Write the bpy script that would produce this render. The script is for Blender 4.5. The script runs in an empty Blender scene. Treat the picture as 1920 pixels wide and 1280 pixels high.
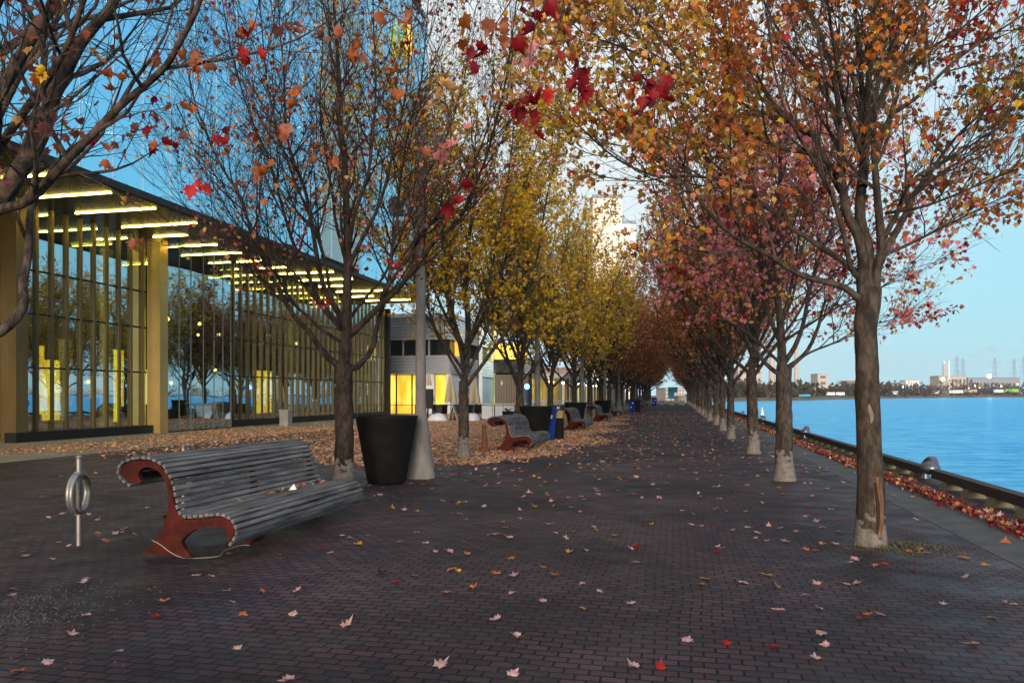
import bpy, math, random
import numpy as np
from mathutils import Vector, Matrix
R = math.radians
# ------------------------------------------------------------------ camera, sky, sun, exposure
sc = bpy.context.scene
TH = math.atan(310 / 1400.0)
FPX, HY, EYE = 1400.0, 740.0, 1.6
cd = bpy.data.cameras.new('camera'); cam = bpy.data.objects.new('camera', cd); sc.collection.objects.link(cam)
cam.location = (0, 0, EYE); cam.rotation_euler = (R(90), 0, TH)
cd.sensor_width = 36; cd.lens = FPX / 1920 * 36; cd.shift_y = (HY - 640) / 1920; cd.clip_end = 6000; cd.clip_start = .05
sc.camera = cam
SUN_EL, SUN_AZ = 10.0, 170.0     # azimuth of the sun, clockwise from +Y: low behind the camera, a little to the right
w = bpy.data.worlds.new('World'); sc.world = w; w.use_nodes = True
nt = w.node_tree; bg = nt.nodes['Background']
sky = nt.nodes.new('ShaderNodeTexSky'); sky.sky_type = 'NISHITA'; sky.sun_disc = False
sky.sun_elevation = R(SUN_EL); sky.sun_rotation = R(SUN_AZ); sky.air_density = 1.3; sky.dust_density = .5; sky.ozone_density = 1.6
# dusk sky: Nishita under a thin luminous veil: cyan over the lake, white ahead, pinkish behind the camera, pale overhead
def wn(t, **k):
    n = nt.nodes.new(t)
    for a, v in k.items(): setattr(n, a, v)
    return n
tcw = wn('ShaderNodeTexCoord'); sep = wn('ShaderNodeSeparateXYZ'); nt.links.new(tcw.outputs['Generated'], sep.inputs[0])
def mixc(fac, a, b):
    m = wn('ShaderNodeMix', data_type='RGBA')
    for sock, v in ((m.inputs[0], fac), (m.inputs[6], a), (m.inputs[7], b)):
        if hasattr(v, 'node'): nt.links.new(v, sock)
        else: sock.default_value = v
    return m.outputs[2]
def rng(v, a, b):
    m = wn('ShaderNodeMapRange', interpolation_type='SMOOTHSTEP'); nt.links.new(v, m.inputs[0]); m.inputs[1].default_value = a; m.inputs[2].default_value = b; return m.outputs[0]
grad = wn('ShaderNodeValToRGB'); nt.links.new(sep.outputs[2], grad.inputs[0]); el_ = grad.color_ramp.elements
el_[0].position = 0; el_[0].color = (.54, .90, 1.0, 1); el_[1].position = 1; el_[1].color = (.30, .42, .70, 1)
for p_, c_ in ((.10, (.44, .88, 1.02)), (.30, (.38, .78, 1.02)), (.60, (.34, .64, 1.0))): e_ = el_.new(p_); e_.color = (*c_, 1)
def dirdot(v):
    d = wn('ShaderNodeVectorMath', operation='DOT_PRODUCT'); nt.links.new(tcw.outputs['Generated'], d.inputs[0]); d.inputs[1].default_value = v; return d.outputs['Value']
gv = Vector((-.12, 1, .62)).normalized()
c0 = mixc(rng(dirdot(tuple(gv)), .80, 1.0), grad.outputs[0], (.93, 1.0, 1.02, 1))
c1_ = mixc(rng(dirdot((-.35, -.93, .1)), -.15, .9), c0, (1.05, .82, .70, 1))
c2_ = mixc(rng(sep.outputs[2], .62, .95), c1_, (.78, .74, .82, 1))
nmul = wn('ShaderNodeMix', data_type='RGBA', blend_type='MULTIPLY'); nmul.inputs[0].default_value = 1; nmul.inputs[7].default_value = (.35, .35, .35, 1); nt.links.new(sky.outputs[0], nmul.inputs[6])
veil = wn('ShaderNodeMix', data_type='RGBA', blend_type='MULTIPLY'); veil.inputs[0].default_value = 1; veil.inputs[7].default_value = (8.6, 8.6, 8.6, 1); nt.links.new(c2_, veil.inputs[6])
fin = mixc(.93, nmul.outputs[2], veil.outputs[2]); nt.links.new(fin, bg.inputs[0])
bg.inputs[1].default_value = .12
sd = bpy.data.lights.new('sun', 'SUN'); sd.energy = 3.6; sd.angle = R(20); sd.color = (1, .86, .74)
so = bpy.data.objects.new('sun', sd); sc.collection.objects.link(so)
az = R(SUN_AZ); el = R(SUN_EL)
so.rotation_euler = (-Vector((math.sin(az) * math.cos(el), math.cos(az) * math.cos(el), math.sin(el)))).to_track_quat('-Z', 'Y').to_euler()
vs = sc.view_settings; vs.view_transform = 'Standard'; vs.look = 'None'; vs.exposure = 0.0; vs.gamma = 1
sc.render.engine = 'CYCLES'; sc.cycles.use_denoising = True; sc.cycles.max_bounces = 6; sc.cycles.transparent_max_bounces = 12
sc.cycles.sample_clamp_indirect = 6

# ------------------------------------------------------------------ helpers
rnd = random.Random(7)
CS, SN = math.cos(TH), math.sin(TH)
def img(px, py, zc):
    """a point seen at photo pixel px, py at depth zc"""
    xc = (px - 960) / FPX * zc
    return Vector((-zc * SN + xc * CS, zc * CS + xc * SN, EYE + (HY - py) / FPX * zc))
def gnd(px, py, z=0.0):
    zc = FPX * (EYE - z) / (py - HY)
    return img(px, py, zc)
def tag(o, label=None, cat=None, group=None, kind=None):
    if label: o['label'] = label
    if cat: o['category'] = cat
    if group: o['group'] = group
    if kind: o['kind'] = kind
    return o
def thing(name, loc, label, cat, group=None, rz=0):
    o = bpy.data.objects.new(name, None); sc.collection.objects.link(o); o.location = loc; o.rotation_euler[2] = rz
    o.empty_display_size = .2
    return tag(o, label, cat, group)
def origin(o):
    v = Vector((0, 0, 0))
    while o: v = v + Vector(o.location); o = o.parent
    return v
def copy_tree(o, parent=None):
    c = o.copy(); sc.collection.objects.link(c)
    if parent: c.parent = parent
    for ch in list(o.children): copy_tree(ch, c)
    return c
class MB:
    def __init__(s): s.v = []; s.f = []
    def add(s, vs, fs):
        n = len(s.v); s.v += [tuple(v) for v in vs]; s.f += [tuple(i + n for i in f) for f in fs]; return s
    def box(s, x0, x1, y0, y1, z0, z1, b=0):
        if b:   # chamfered vertical edges
            P = [(x0 + b, y0), (x1 - b, y0), (x1, y0 + b), (x1, y1 - b), (x1 - b, y1), (x0 + b, y1), (x0, y1 - b), (x0, y0 + b)]
            return s.prism(P, z0, z1)
        return s.add([(x0, y0, z0), (x1, y0, z0), (x1, y1, z0), (x0, y1, z0), (x0, y0, z1), (x1, y0, z1), (x1, y1, z1), (x0, y1, z1)],
                     [(3, 2, 1, 0), (4, 5, 6, 7), (0, 1, 5, 4), (1, 2, 6, 5), (2, 3, 7, 6), (3, 0, 4, 7)])
    def prism(s, P, z0, z1, axis='z'):
        n = len(P)
        def m(p, q): return {'z': (p[0], p[1], q), 'y': (p[0], q, p[1]), 'x': (q, p[0], p[1])}[axis]
        vs = [m(p, z0) for p in P] + [m(p, z1) for p in P]
        fs = [tuple(range(n))[::-1], tuple(range(n, 2 * n))] + [(i, (i + 1) % n, n + (i + 1) % n, n + i) for i in range(n)]
        return s.add(vs, fs)
    def tube(s, P, Rr, n=8, cap=True):
        P = [Vector(p) for p in P]
        if not hasattr(Rr, '__len__'): Rr = [Rr] * len(P)
        base = len(s.v); u = None
        for i, p in enumerate(P):
            d = (P[min(i + 1, len(P) - 1)] - P[max(i - 1, 0)])
            if d.length < 1e-9: d = Vector((0, 0, 1))
            d.normalize()
            if u is None: u = d.orthogonal().normalized()
            else:
                u = u - d * u.dot(d)
                u = u.normalized() if u.length > 1e-6 else d.orthogonal().normalized()
            v = d.cross(u)
            for k in range(n):
                a = 2 * math.pi * k / n
                q = p + (u * math.cos(a) + v * math.sin(a)) * Rr[i]
                s.v.append((q.x, q.y, q.z))
            if i:
                o = base + (i - 1) * n
                for k in range(n):
                    k2 = (k + 1) % n
                    s.f.append((o + k, o + k2, o + n + k2, o + n + k))
        if cap:
            s.f.append(tuple(base + k for k in range(n))[::-1]); o = base + (len(P) - 1) * n
            s.f.append(tuple(o + k for k in range(n)))
        return s
    def lathe(s, prof, c=(0, 0, 0), n=24, sx=1, sy=1):
        base = len(s.v)
        for r, z in prof:
            for k in range(n):
                a = 2 * math.pi * k / n
                s.v.append((c[0] + r * math.cos(a) * sx, c[1] + r * math.sin(a) * sy, c[2] + z))
        for i in range(len(prof) - 1):
            o = base + i * n
            for k in range(n): s.f.append((o + k, o + (k + 1) % n, o + n + (k + 1) % n, o + n + k))
        s.f.append(tuple(base + k for k in range(n))[::-1]); o = base + (len(prof) - 1) * n; s.f.append(tuple(o + k for k in range(n)))
        return s
    def torus(s, c, R0, r, axis, n=40, m=10, sq=1.0):
        c = Vector(c); ax = Vector(axis).normalized(); u = ax.orthogonal().normalized(); v = ax.cross(u); base = len(s.v)
        for i in range(n):
            a = 2 * math.pi * i / n; d = u * math.cos(a) + v * math.sin(a)
            for j in range(m):
                b = 2 * math.pi * j / m; q = c + d * (R0 + r * math.cos(b)) + ax * (r * sq * math.sin(b)); s.v.append(tuple(q))
        for i in range(n):
            for j in range(m):
                a0 = base + i * m; a1 = base + ((i + 1) % n) * m
                s.f.append((a0 + j, a1 + j, a1 + (j + 1) % m, a0 + (j + 1) % m))
        return s
    def build(s, name, mat, parent=None, smooth=False, world=False, angle=None):
        me = bpy.data.meshes.new(name)
        vs = s.v
        if world and parent is not None:
            q = origin(parent); vs = [(a - q.x, b - q.y, c - q.z) for a, b, c in vs]
        me.from_pydata(vs, [], s.f); me.materials.append(mat)
        if smooth:
            me.polygons.foreach_set('use_smooth', [True] * len(me.polygons))
            try: me.set_sharp_from_angle(angle=R(angle or 40))
            except Exception: pass
        me.update()
        o = bpy.data.objects.new(name, me); sc.collection.objects.link(o); o.parent = parent
        return o
def np_mesh(name, V, F, mat, col=None, parent=None, smooth=False):
    """V (n,3); F (m,k) faces of equal size; col (n,4)"""
    me = bpy.data.meshes.new(name); m, k = F.shape
    me.vertices.add(len(V)); me.vertices.foreach_set('co', np.asarray(V, dtype=np.float32).ravel())
    me.loops.add(m * k); me.loops.foreach_set('vertex_index', F.astype(np.int32).ravel())
    me.polygons.add(m); me.polygons.foreach_set('loop_start', (np.arange(m) * k).astype(np.int32))
    if smooth: me.polygons.foreach_set('use_smooth', np.ones(m, dtype=bool))
    me.update(calc_edges=True); me.validate()
    if col is not None:
        a = me.color_attributes.new('tint', 'FLOAT_COLOR', 'POINT'); a.data.foreach_set('color', np.asarray(col, dtype=np.float32).ravel())
    me.materials.append(mat)
    o = bpy.data.objects.new(name, me); sc.collection.objects.link(o); o.parent = parent
    return o

# ------------------------------------------------------------------ materials
def mat(name, col=(.5, .5, .5), rough=.6, metal=0, spec=None, noise=None, bump=None, emit=None, es=1):
    m = bpy.data.materials.new(name); m.use_nodes = True; t = m.node_tree; b = t.nodes['Principled BSDF']
    b.inputs['Base Color'].default_value = (*col, 1); b.inputs['Roughness'].default_value = rough; b.inputs['Metallic'].default_value = metal
    if spec is not None: b.inputs['Specular IOR Level'].default_value = spec
    tc = t.nodes.new('ShaderNodeTexCoord')
    if noise:   # (scale, colour2, stretch)
        s_, c2, st = noise
        mp = t.nodes.new('ShaderNodeMapping'); mp.inputs['Scale'].default_value = st
        n = t.nodes.new('ShaderNodeTexNoise'); n.inputs['Scale'].default_value = s_; n.inputs['Detail'].default_value = 7; n.inputs['Roughness'].default_value = .65
        cr = t.nodes.new('ShaderNodeValToRGB'); cr.color_ramp.elements[0].position = .34; cr.color_ramp.elements[1].position = .68
        cr.color_ramp.elements[0].color = (*col, 1); cr.color_ramp.elements[1].color = (*c2, 1)
        t.links.new(tc.outputs['Object'], mp.inputs[0]); t.links.new(mp.outputs[0], n.inputs['Vector']); t.links.new(n.outputs[0], cr.inputs[0])
        t.links.new(cr.outputs[0], b.inputs['Base Color'])
    if bump:    # (scale, strength, distance)
        n2 = t.nodes.new('ShaderNodeTexNoise'); n2.inputs['Scale'].default_value = bump[0]; n2.inputs['Detail'].default_value = 5
        bp = t.nodes.new('ShaderNodeBump'); bp.inputs['Strength'].default_value = bump[1]; bp.inputs['Distance'].default_value = bump[2]
        t.links.new(tc.outputs['Object'], n2.inputs['Vector']); t.links.new(n2.outputs[0], bp.inputs['Height']); t.links.new(bp.outputs[0], b.inputs['Normal'])
    if emit:
        b.inputs['Emission Color'].default_value = (*emit, 1); b.inputs['Emission Strength'].default_value = es
    return m
def glow_mat(name, c1, c2, es, sc_):
    m = bpy.data.materials.new(name); m.use_nodes = True; t = m.node_tree; b = t.nodes['Principled BSDF']
    tc = t.nodes.new('ShaderNodeTexCoord'); mp = t.nodes.new('ShaderNodeMapping'); mp.inputs['Scale'].default_value = (1, 1, .35); n = t.nodes.new('ShaderNodeTexNoise'); n.inputs['Scale'].default_value = sc_; n.inputs['Detail'].default_value = 5
    cr = t.nodes.new('ShaderNodeValToRGB'); cr.color_ramp.elements[0].position = .38; cr.color_ramp.elements[1].position = .62; cr.color_ramp.elements[0].color = (*c1, 1); cr.color_ramp.elements[1].color = (*c2, 1)
    t.links.new(tc.outputs['Object'], mp.inputs[0]); t.links.new(mp.outputs[0], n.inputs['Vector']); t.links.new(n.outputs[0], cr.inputs[0]); t.links.new(cr.outputs[0], b.inputs['Emission Color']); t.links.new(cr.outputs[0], b.inputs['Base Color']); b.inputs['Emission Strength'].default_value = es
    return m
def glassy(name, tintc, refl, gloss, rough=.02, wav=0.0):
    m = bpy.data.materials.new(name); m.use_nodes = True; t = m.node_tree; t.nodes.clear()
    o = t.nodes.new('ShaderNodeOutputMaterial'); mx = t.nodes.new('ShaderNodeMixShader'); tr = t.nodes.new('ShaderNodeBsdfTransparent'); g = t.nodes.new('ShaderNodeBsdfGlossy')
    tr.inputs[0].default_value = (*tintc, 1); g.inputs[0].default_value = (*gloss, 1); g.inputs['Roughness'].default_value = rough; mx.inputs[0].default_value = refl
    if wav:
        tc = t.nodes.new('ShaderNodeTexCoord'); n = t.nodes.new('ShaderNodeTexNoise'); n.inputs['Scale'].default_value = .9; n.inputs['Detail'].default_value = 1
        bp = t.nodes.new('ShaderNodeBump'); bp.inputs['Strength'].default_value = wav; bp.inputs['Distance'].default_value = .05
        t.links.new(tc.outputs['Object'], n.inputs['Vector']); t.links.new(n.outputs[0], bp.inputs['Height']); t.links.new(bp.outputs[0], g.inputs['Normal'])
    t.links.new(tr.outputs[0], mx.inputs[1]); t.links.new(g.outputs[0], mx.inputs[2]); t.links.new(mx.outputs[0], o.inputs[0])
    return m
def leaf_mat():
    m = bpy.data.materials.new('leaf'); m.use_nodes = True; t = m.node_tree; b = t.nodes['Principled BSDF']; o = t.nodes['Material Output']
    at = t.nodes.new('ShaderNodeAttribute'); at.attribute_name = 'tint'
    b.inputs['Roughness'].default_value = .55; b.inputs['Specular IOR Level'].default_value = .25
    tl = t.nodes.new('ShaderNodeBsdfTranslucent'); mx = t.nodes.new('ShaderNodeMixShader'); mx.inputs[0].default_value = .42
    tc = t.nodes.new('ShaderNodeTexCoord'); n = t.nodes.new('ShaderNodeTexNoise'); n.inputs['Scale'].default_value = 28; n.inputs['Detail'].default_value = 3
    cr = t.nodes.new('ShaderNodeValToRGB'); cr.color_ramp.elements[0].position = .3; cr.color_ramp.elements[1].position = .66; cr.color_ramp.elements[0].color = (.62, .50, .45, 1); cr.color_ramp.elements[1].color = (1.22, 1.18, 1.15, 1)
    mu = t.nodes.new('ShaderNodeMix'); mu.data_type = 'RGBA'; mu.blend_type = 'MULTIPLY'; mu.inputs[0].default_value = 1
    t.links.new(tc.outputs['Object'], n.inputs['Vector']); t.links.new(n.outputs[0], cr.inputs[0]); t.links.new(at.outputs['Color'], mu.inputs[6]); t.links.new(cr.outputs[0], mu.inputs[7])
    t.links.new(mu.outputs[2], b.inputs['Base Color']); t.links.new(mu.outputs[2], tl.inputs[0])
    t.links.new(b.outputs[0], mx.inputs[1]); t.links.new(tl.outputs[0], mx.inputs[2]); t.links.new(mx.outputs[0], o.inputs[0])
    return m
LEAF = leaf_mat()
def bark_mat(name, wash, c1=(.030, .024, .020), c2=(.11, .086, .066), w1c=(.13, .11, .09), w2c=(.21, .19, .165)):
    """bark with a band of whitewash painted round the foot up to height wash"""
    m = bpy.data.materials.new(name); m.use_nodes = True; t = m.node_tree; b = t.nodes['Principled BSDF']; N = t.nodes.new; L = t.links.new
    b.inputs['Roughness'].default_value = .9; b.inputs['Specular IOR Level'].default_value = .2
    tc = N('ShaderNodeTexCoord'); mp = N('ShaderNodeMapping'); mp.inputs['Scale'].default_value = (1, 1, .45)
    n = N('ShaderNodeTexNoise'); n.inputs['Scale'].default_value = 11; n.inputs['Detail'].default_value = 8; n.inputs['Roughness'].default_value = .7
    L(tc.outputs['Object'], mp.inputs[0]); L(mp.outputs[0], n.inputs['Vector'])
    cr = N('ShaderNodeValToRGB'); cr.color_ramp.elements[0].position = .42; cr.color_ramp.elements[1].position = .64
    cr.color_ramp.elements[0].color = (*c1, 1); cr.color_ramp.elements[1].color = (*c2, 1); L(n.outputs[0], cr.inputs[0])
    sx = N('ShaderNodeSeparateXYZ'); L(tc.outputs['Object'], sx.inputs[0])
    n2 = N('ShaderNodeTexNoise'); n2.inputs['Scale'].default_value = 9; n2.inputs['Detail'].default_value = 6; L(tc.outputs['Object'], n2.inputs['Vector'])
    ma = N('ShaderNodeMath'); ma.operation = 'MULTIPLY_ADD'; ma.inputs[1].default_value = 1.2; L(n2.outputs[0], ma.inputs[0]); L(sx.outputs[2], ma.inputs[2])
    mr = N('ShaderNodeMapRange'); mr.inputs[1].default_value = wash + .60 + .03; mr.inputs[2].default_value = wash + .60 - .03; L(ma.outputs[0], mr.inputs[0])
    n3 = N('ShaderNodeTexNoise'); n3.inputs['Scale'].default_value = 14; n3.inputs['Detail'].default_value = 6; L(tc.outputs['Object'], n3.inputs['Vector'])
    cr3 = N('ShaderNodeValToRGB'); cr3.color_ramp.elements[0].position = .30; cr3.color_ramp.elements[1].position = .60
    cr3.color_ramp.elements[0].color = (*w1c, 1); cr3.color_ramp.elements[1].color = (*w2c, 1); L(n3.outputs[0], cr3.inputs[0])
    mx = N('ShaderNodeMix'); mx.data_type = 'RGBA'; L(mr.outputs[0], mx.inputs[0]); L(cr.outputs[0], mx.inputs[6]); L(cr3.outputs[0], mx.inputs[7]); L(mx.outputs[2], b.inputs['Base Color'])
    w1 = N('ShaderNodeTexNoise'); w1.inputs['Scale'].default_value = 30; w1.inputs['Detail'].default_value = 4
    mp2 = N('ShaderNodeMapping'); mp2.inputs['Scale'].default_value = (1, 1, .3); L(tc.outputs['Object'], mp2.inputs[0]); L(mp2.outputs[0], w1.inputs['Vector'])
    bp = N('ShaderNodeBump'); bp.inputs['Strength'].default_value = .8; bp.inputs['Distance'].default_value = .012; L(w1.outputs[0], bp.inputs['Height']); L(bp.outputs[0], b.inputs['Normal'])
    return m
def paving_mat():
    m = bpy.data.materials.new('brick_paving'); m.use_nodes = True; t = m.node_tree; b = t.nodes['Principled BSDF']; N = t.nodes.new; L = t.links.new
    b.inputs['Roughness'].default_value = .6; b.inputs['Specular IOR Level'].default_value = .30
    tc = N('ShaderNodeTexCoord')
    # gentle warp so courses are laid by hand
    n0 = N('ShaderNodeTexNoise'); n0.inputs['Scale'].default_value = .35; n0.inputs['Detail'].default_value = 2; L(tc.outputs['Object'], n0.inputs['Vector'])
    va = N('ShaderNodeVectorMath'); va.operation = 'MULTIPLY_ADD'; va.inputs[1].default_value = (.25, .25, 0); L(n0.outputs['Color'], va.inputs[0]); L(tc.outputs['Object'], va.inputs[2])
    br = N('ShaderNodeTexBrick'); br.inputs['Scale'].default_value = 1; br.inputs['Brick Width'].default_value = .15; br.inputs['Row Height'].default_value = .088
    br.inputs['Mortar Size'].default_value = .0085; br.inputs['Mortar Smooth'].default_value = .3; br.inputs['Bias'].default_value = -.1
    br.inputs['Color1'].default_value = (.062, .038, .042, 1); br.inputs['Color2'].default_value = (.024, .019, .026, 1); br.inputs['Mortar'].default_value = (.003, .0025, .003, 1)
    L(va.outputs[0], br.inputs['Vector'])
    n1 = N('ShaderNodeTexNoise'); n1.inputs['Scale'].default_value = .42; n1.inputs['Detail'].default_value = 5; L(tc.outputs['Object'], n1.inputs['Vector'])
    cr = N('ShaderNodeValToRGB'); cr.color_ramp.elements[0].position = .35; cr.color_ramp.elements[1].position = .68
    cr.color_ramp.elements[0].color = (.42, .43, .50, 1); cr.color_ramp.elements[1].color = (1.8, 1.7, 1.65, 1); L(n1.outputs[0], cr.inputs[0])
    mu = N('ShaderNodeMix'); mu.data_type = 'RGBA'; mu.blend_type = 'MULTIPLY'; mu.inputs[0].default_value = 1; L(br.outputs[0], mu.inputs[6]); L(cr.outputs[0], mu.inputs[7])
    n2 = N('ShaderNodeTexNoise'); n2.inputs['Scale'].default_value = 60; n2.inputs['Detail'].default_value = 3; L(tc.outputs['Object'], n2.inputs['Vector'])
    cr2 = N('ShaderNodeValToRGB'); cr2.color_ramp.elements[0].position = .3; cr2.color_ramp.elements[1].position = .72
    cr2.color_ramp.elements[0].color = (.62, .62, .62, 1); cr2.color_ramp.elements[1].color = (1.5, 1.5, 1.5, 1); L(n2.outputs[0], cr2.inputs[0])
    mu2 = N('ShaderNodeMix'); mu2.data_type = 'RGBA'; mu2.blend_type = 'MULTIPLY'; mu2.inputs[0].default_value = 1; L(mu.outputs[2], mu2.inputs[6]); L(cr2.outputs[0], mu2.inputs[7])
    L(mu2.outputs[2], b.inputs['Base Color'])
    bp = N('ShaderNodeBump'); bp.inputs['Strength'].default_value = 1; bp.inputs['Distance'].default_value = .010; bp.invert = True
    L(br.outputs['Fac'], bp.inputs['Height'])
    bp2 = N('ShaderNodeBump'); bp2.inputs['Strength'].default_value = .5; bp2.inputs['Distance'].default_value = .004; L(n2.outputs[0], bp2.inputs['Height']); L(bp.outputs[0], bp2.inputs['Normal'])
    nu = N('ShaderNodeTexNoise'); nu.inputs['Scale'].default_value = .8; nu.inputs['Detail'].default_value = 2; L(tc.outputs['Object'], nu.inputs['Vector'])
    bp3 = N('ShaderNodeBump'); bp3.inputs['Strength'].default_value = 1; bp3.inputs['Distance'].default_value = .035; L(nu.outputs[0], bp3.inputs['Height']); L(bp2.outputs[0], bp3.inputs['Normal'])
    nr = N('ShaderNodeTexNoise'); nr.inputs['Scale'].default_value = 1.7; nr.inputs['Detail'].default_value = 6; L(tc.outputs['Object'], nr.inputs['Vector'])
    rr_ = N('ShaderNodeMapRange'); rr_.inputs[1].default_value = .35; rr_.inputs[2].default_value = .65; rr_.inputs[3].default_value = .50; rr_.inputs[4].default_value = .78; L(nr.outputs[0], rr_.inputs[0]); L(rr_.outputs[0], b.inputs['Roughness'])
    L(bp3.outputs[0], b.inputs['Normal'])
    return m
def water_mat():
    m = bpy.data.materials.new('lake_water'); m.use_nodes = True; t = m.node_tree; b = t.nodes['Principled BSDF']; N = t.nodes.new; L = t.links.new
    b.inputs['Base Color'].default_value = (.008, .20, .62, 1); b.inputs['Roughness'].default_value = .4; b.inputs['IOR'].default_value = 1.33
    tc = N('ShaderNodeTexCoord'); mp = N('ShaderNodeMapping'); mp.inputs['Scale'].default_value = (.45, 1.0, 1); mp.inputs['Rotation'].default_value = (0, 0, R(20)); L(tc.outputs['Object'], mp.inputs[0])
    nv = N('ShaderNodeTexNoise'); nv.inputs['Scale'].default_value = 2.2; nv.inputs['Detail'].default_value = 6; nv.inputs['Roughness'].default_value = .65; mpv = N('ShaderNodeMapping'); mpv.inputs['Scale'].default_value = (.22, .9, 1); mpv.inputs['Rotation'].default_value = (0, 0, R(-12 + 90)); L(tc.outputs['Object'], mpv.inputs[0]); L(mpv.outputs[0], nv.inputs['Vector'])
    crv = N('ShaderNodeValToRGB'); crv.color_ramp.elements[0].position = .33; crv.color_ramp.elements[1].position = .66; crv.color_ramp.elements[0].color = (.004, .13, .40, 1); crv.color_ramp.elements[1].color = (.02, .27, .66, 1); L(nv.outputs[0], crv.inputs[0]); L(crv.outputs[0], b.inputs['Base Color'])  # light and dark ripple tones painted into the base colour by noise
    crg = N('ShaderNodeValToRGB'); crg.color_ramp.elements[0].position = .30; crg.color_ramp.elements[1].position = .62; crg.color_ramp.elements[0].color = (.07, .48, .84, 1); crg.color_ramp.elements[1].color = (.42, .84, 1, 1); L(nv.outputs[0], crg.inputs[0])  # the same painted ripple tones tint the glossy reflection
    prev = None
    for s_, d_ in ((.35, .35), (1.6, .28), (5.0, .10)):
        n = N('ShaderNodeTexNoise'); n.inputs['Scale'].default_value = s_; n.inputs['Detail'].default_value = 4; L(mp.outputs[0], n.inputs['Vector'])
        bp = N('ShaderNodeBump'); bp.inputs['Strength'].default_value = 1; bp.inputs['Distance'].default_value = d_; L(n.outputs[0], bp.inputs['Height'])
        if prev: L(prev.outputs[0], bp.inputs['Normal'])
        prev = bp
    L(prev.outputs[0], b.inputs['Normal'])
    b.inputs['Specular IOR Level'].default_value = 0
    gl = N('ShaderNodeBsdfGlossy'); gl.inputs[0].default_value = (.13, .50, .95, 1); gl.inputs['Roughness'].default_value = .28; L(crg.outputs[0], gl.inputs[0]); L(prev.outputs[0], gl.inputs['Normal'])
    fr = N('ShaderNodeLayerWeight'); fr.inputs[0].default_value = .35; L(prev.outputs[0], fr.inputs['Normal']); mxs = N('ShaderNodeMixShader'); L(fr.outputs['Facing'], mxs.inputs[0])
    L(b.outputs[0], mxs.inputs[1]); L(gl.outputs[0], mxs.inputs[2]); L(mxs.outputs[0], t.nodes['Material Output'].inputs[0])
    return m
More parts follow.
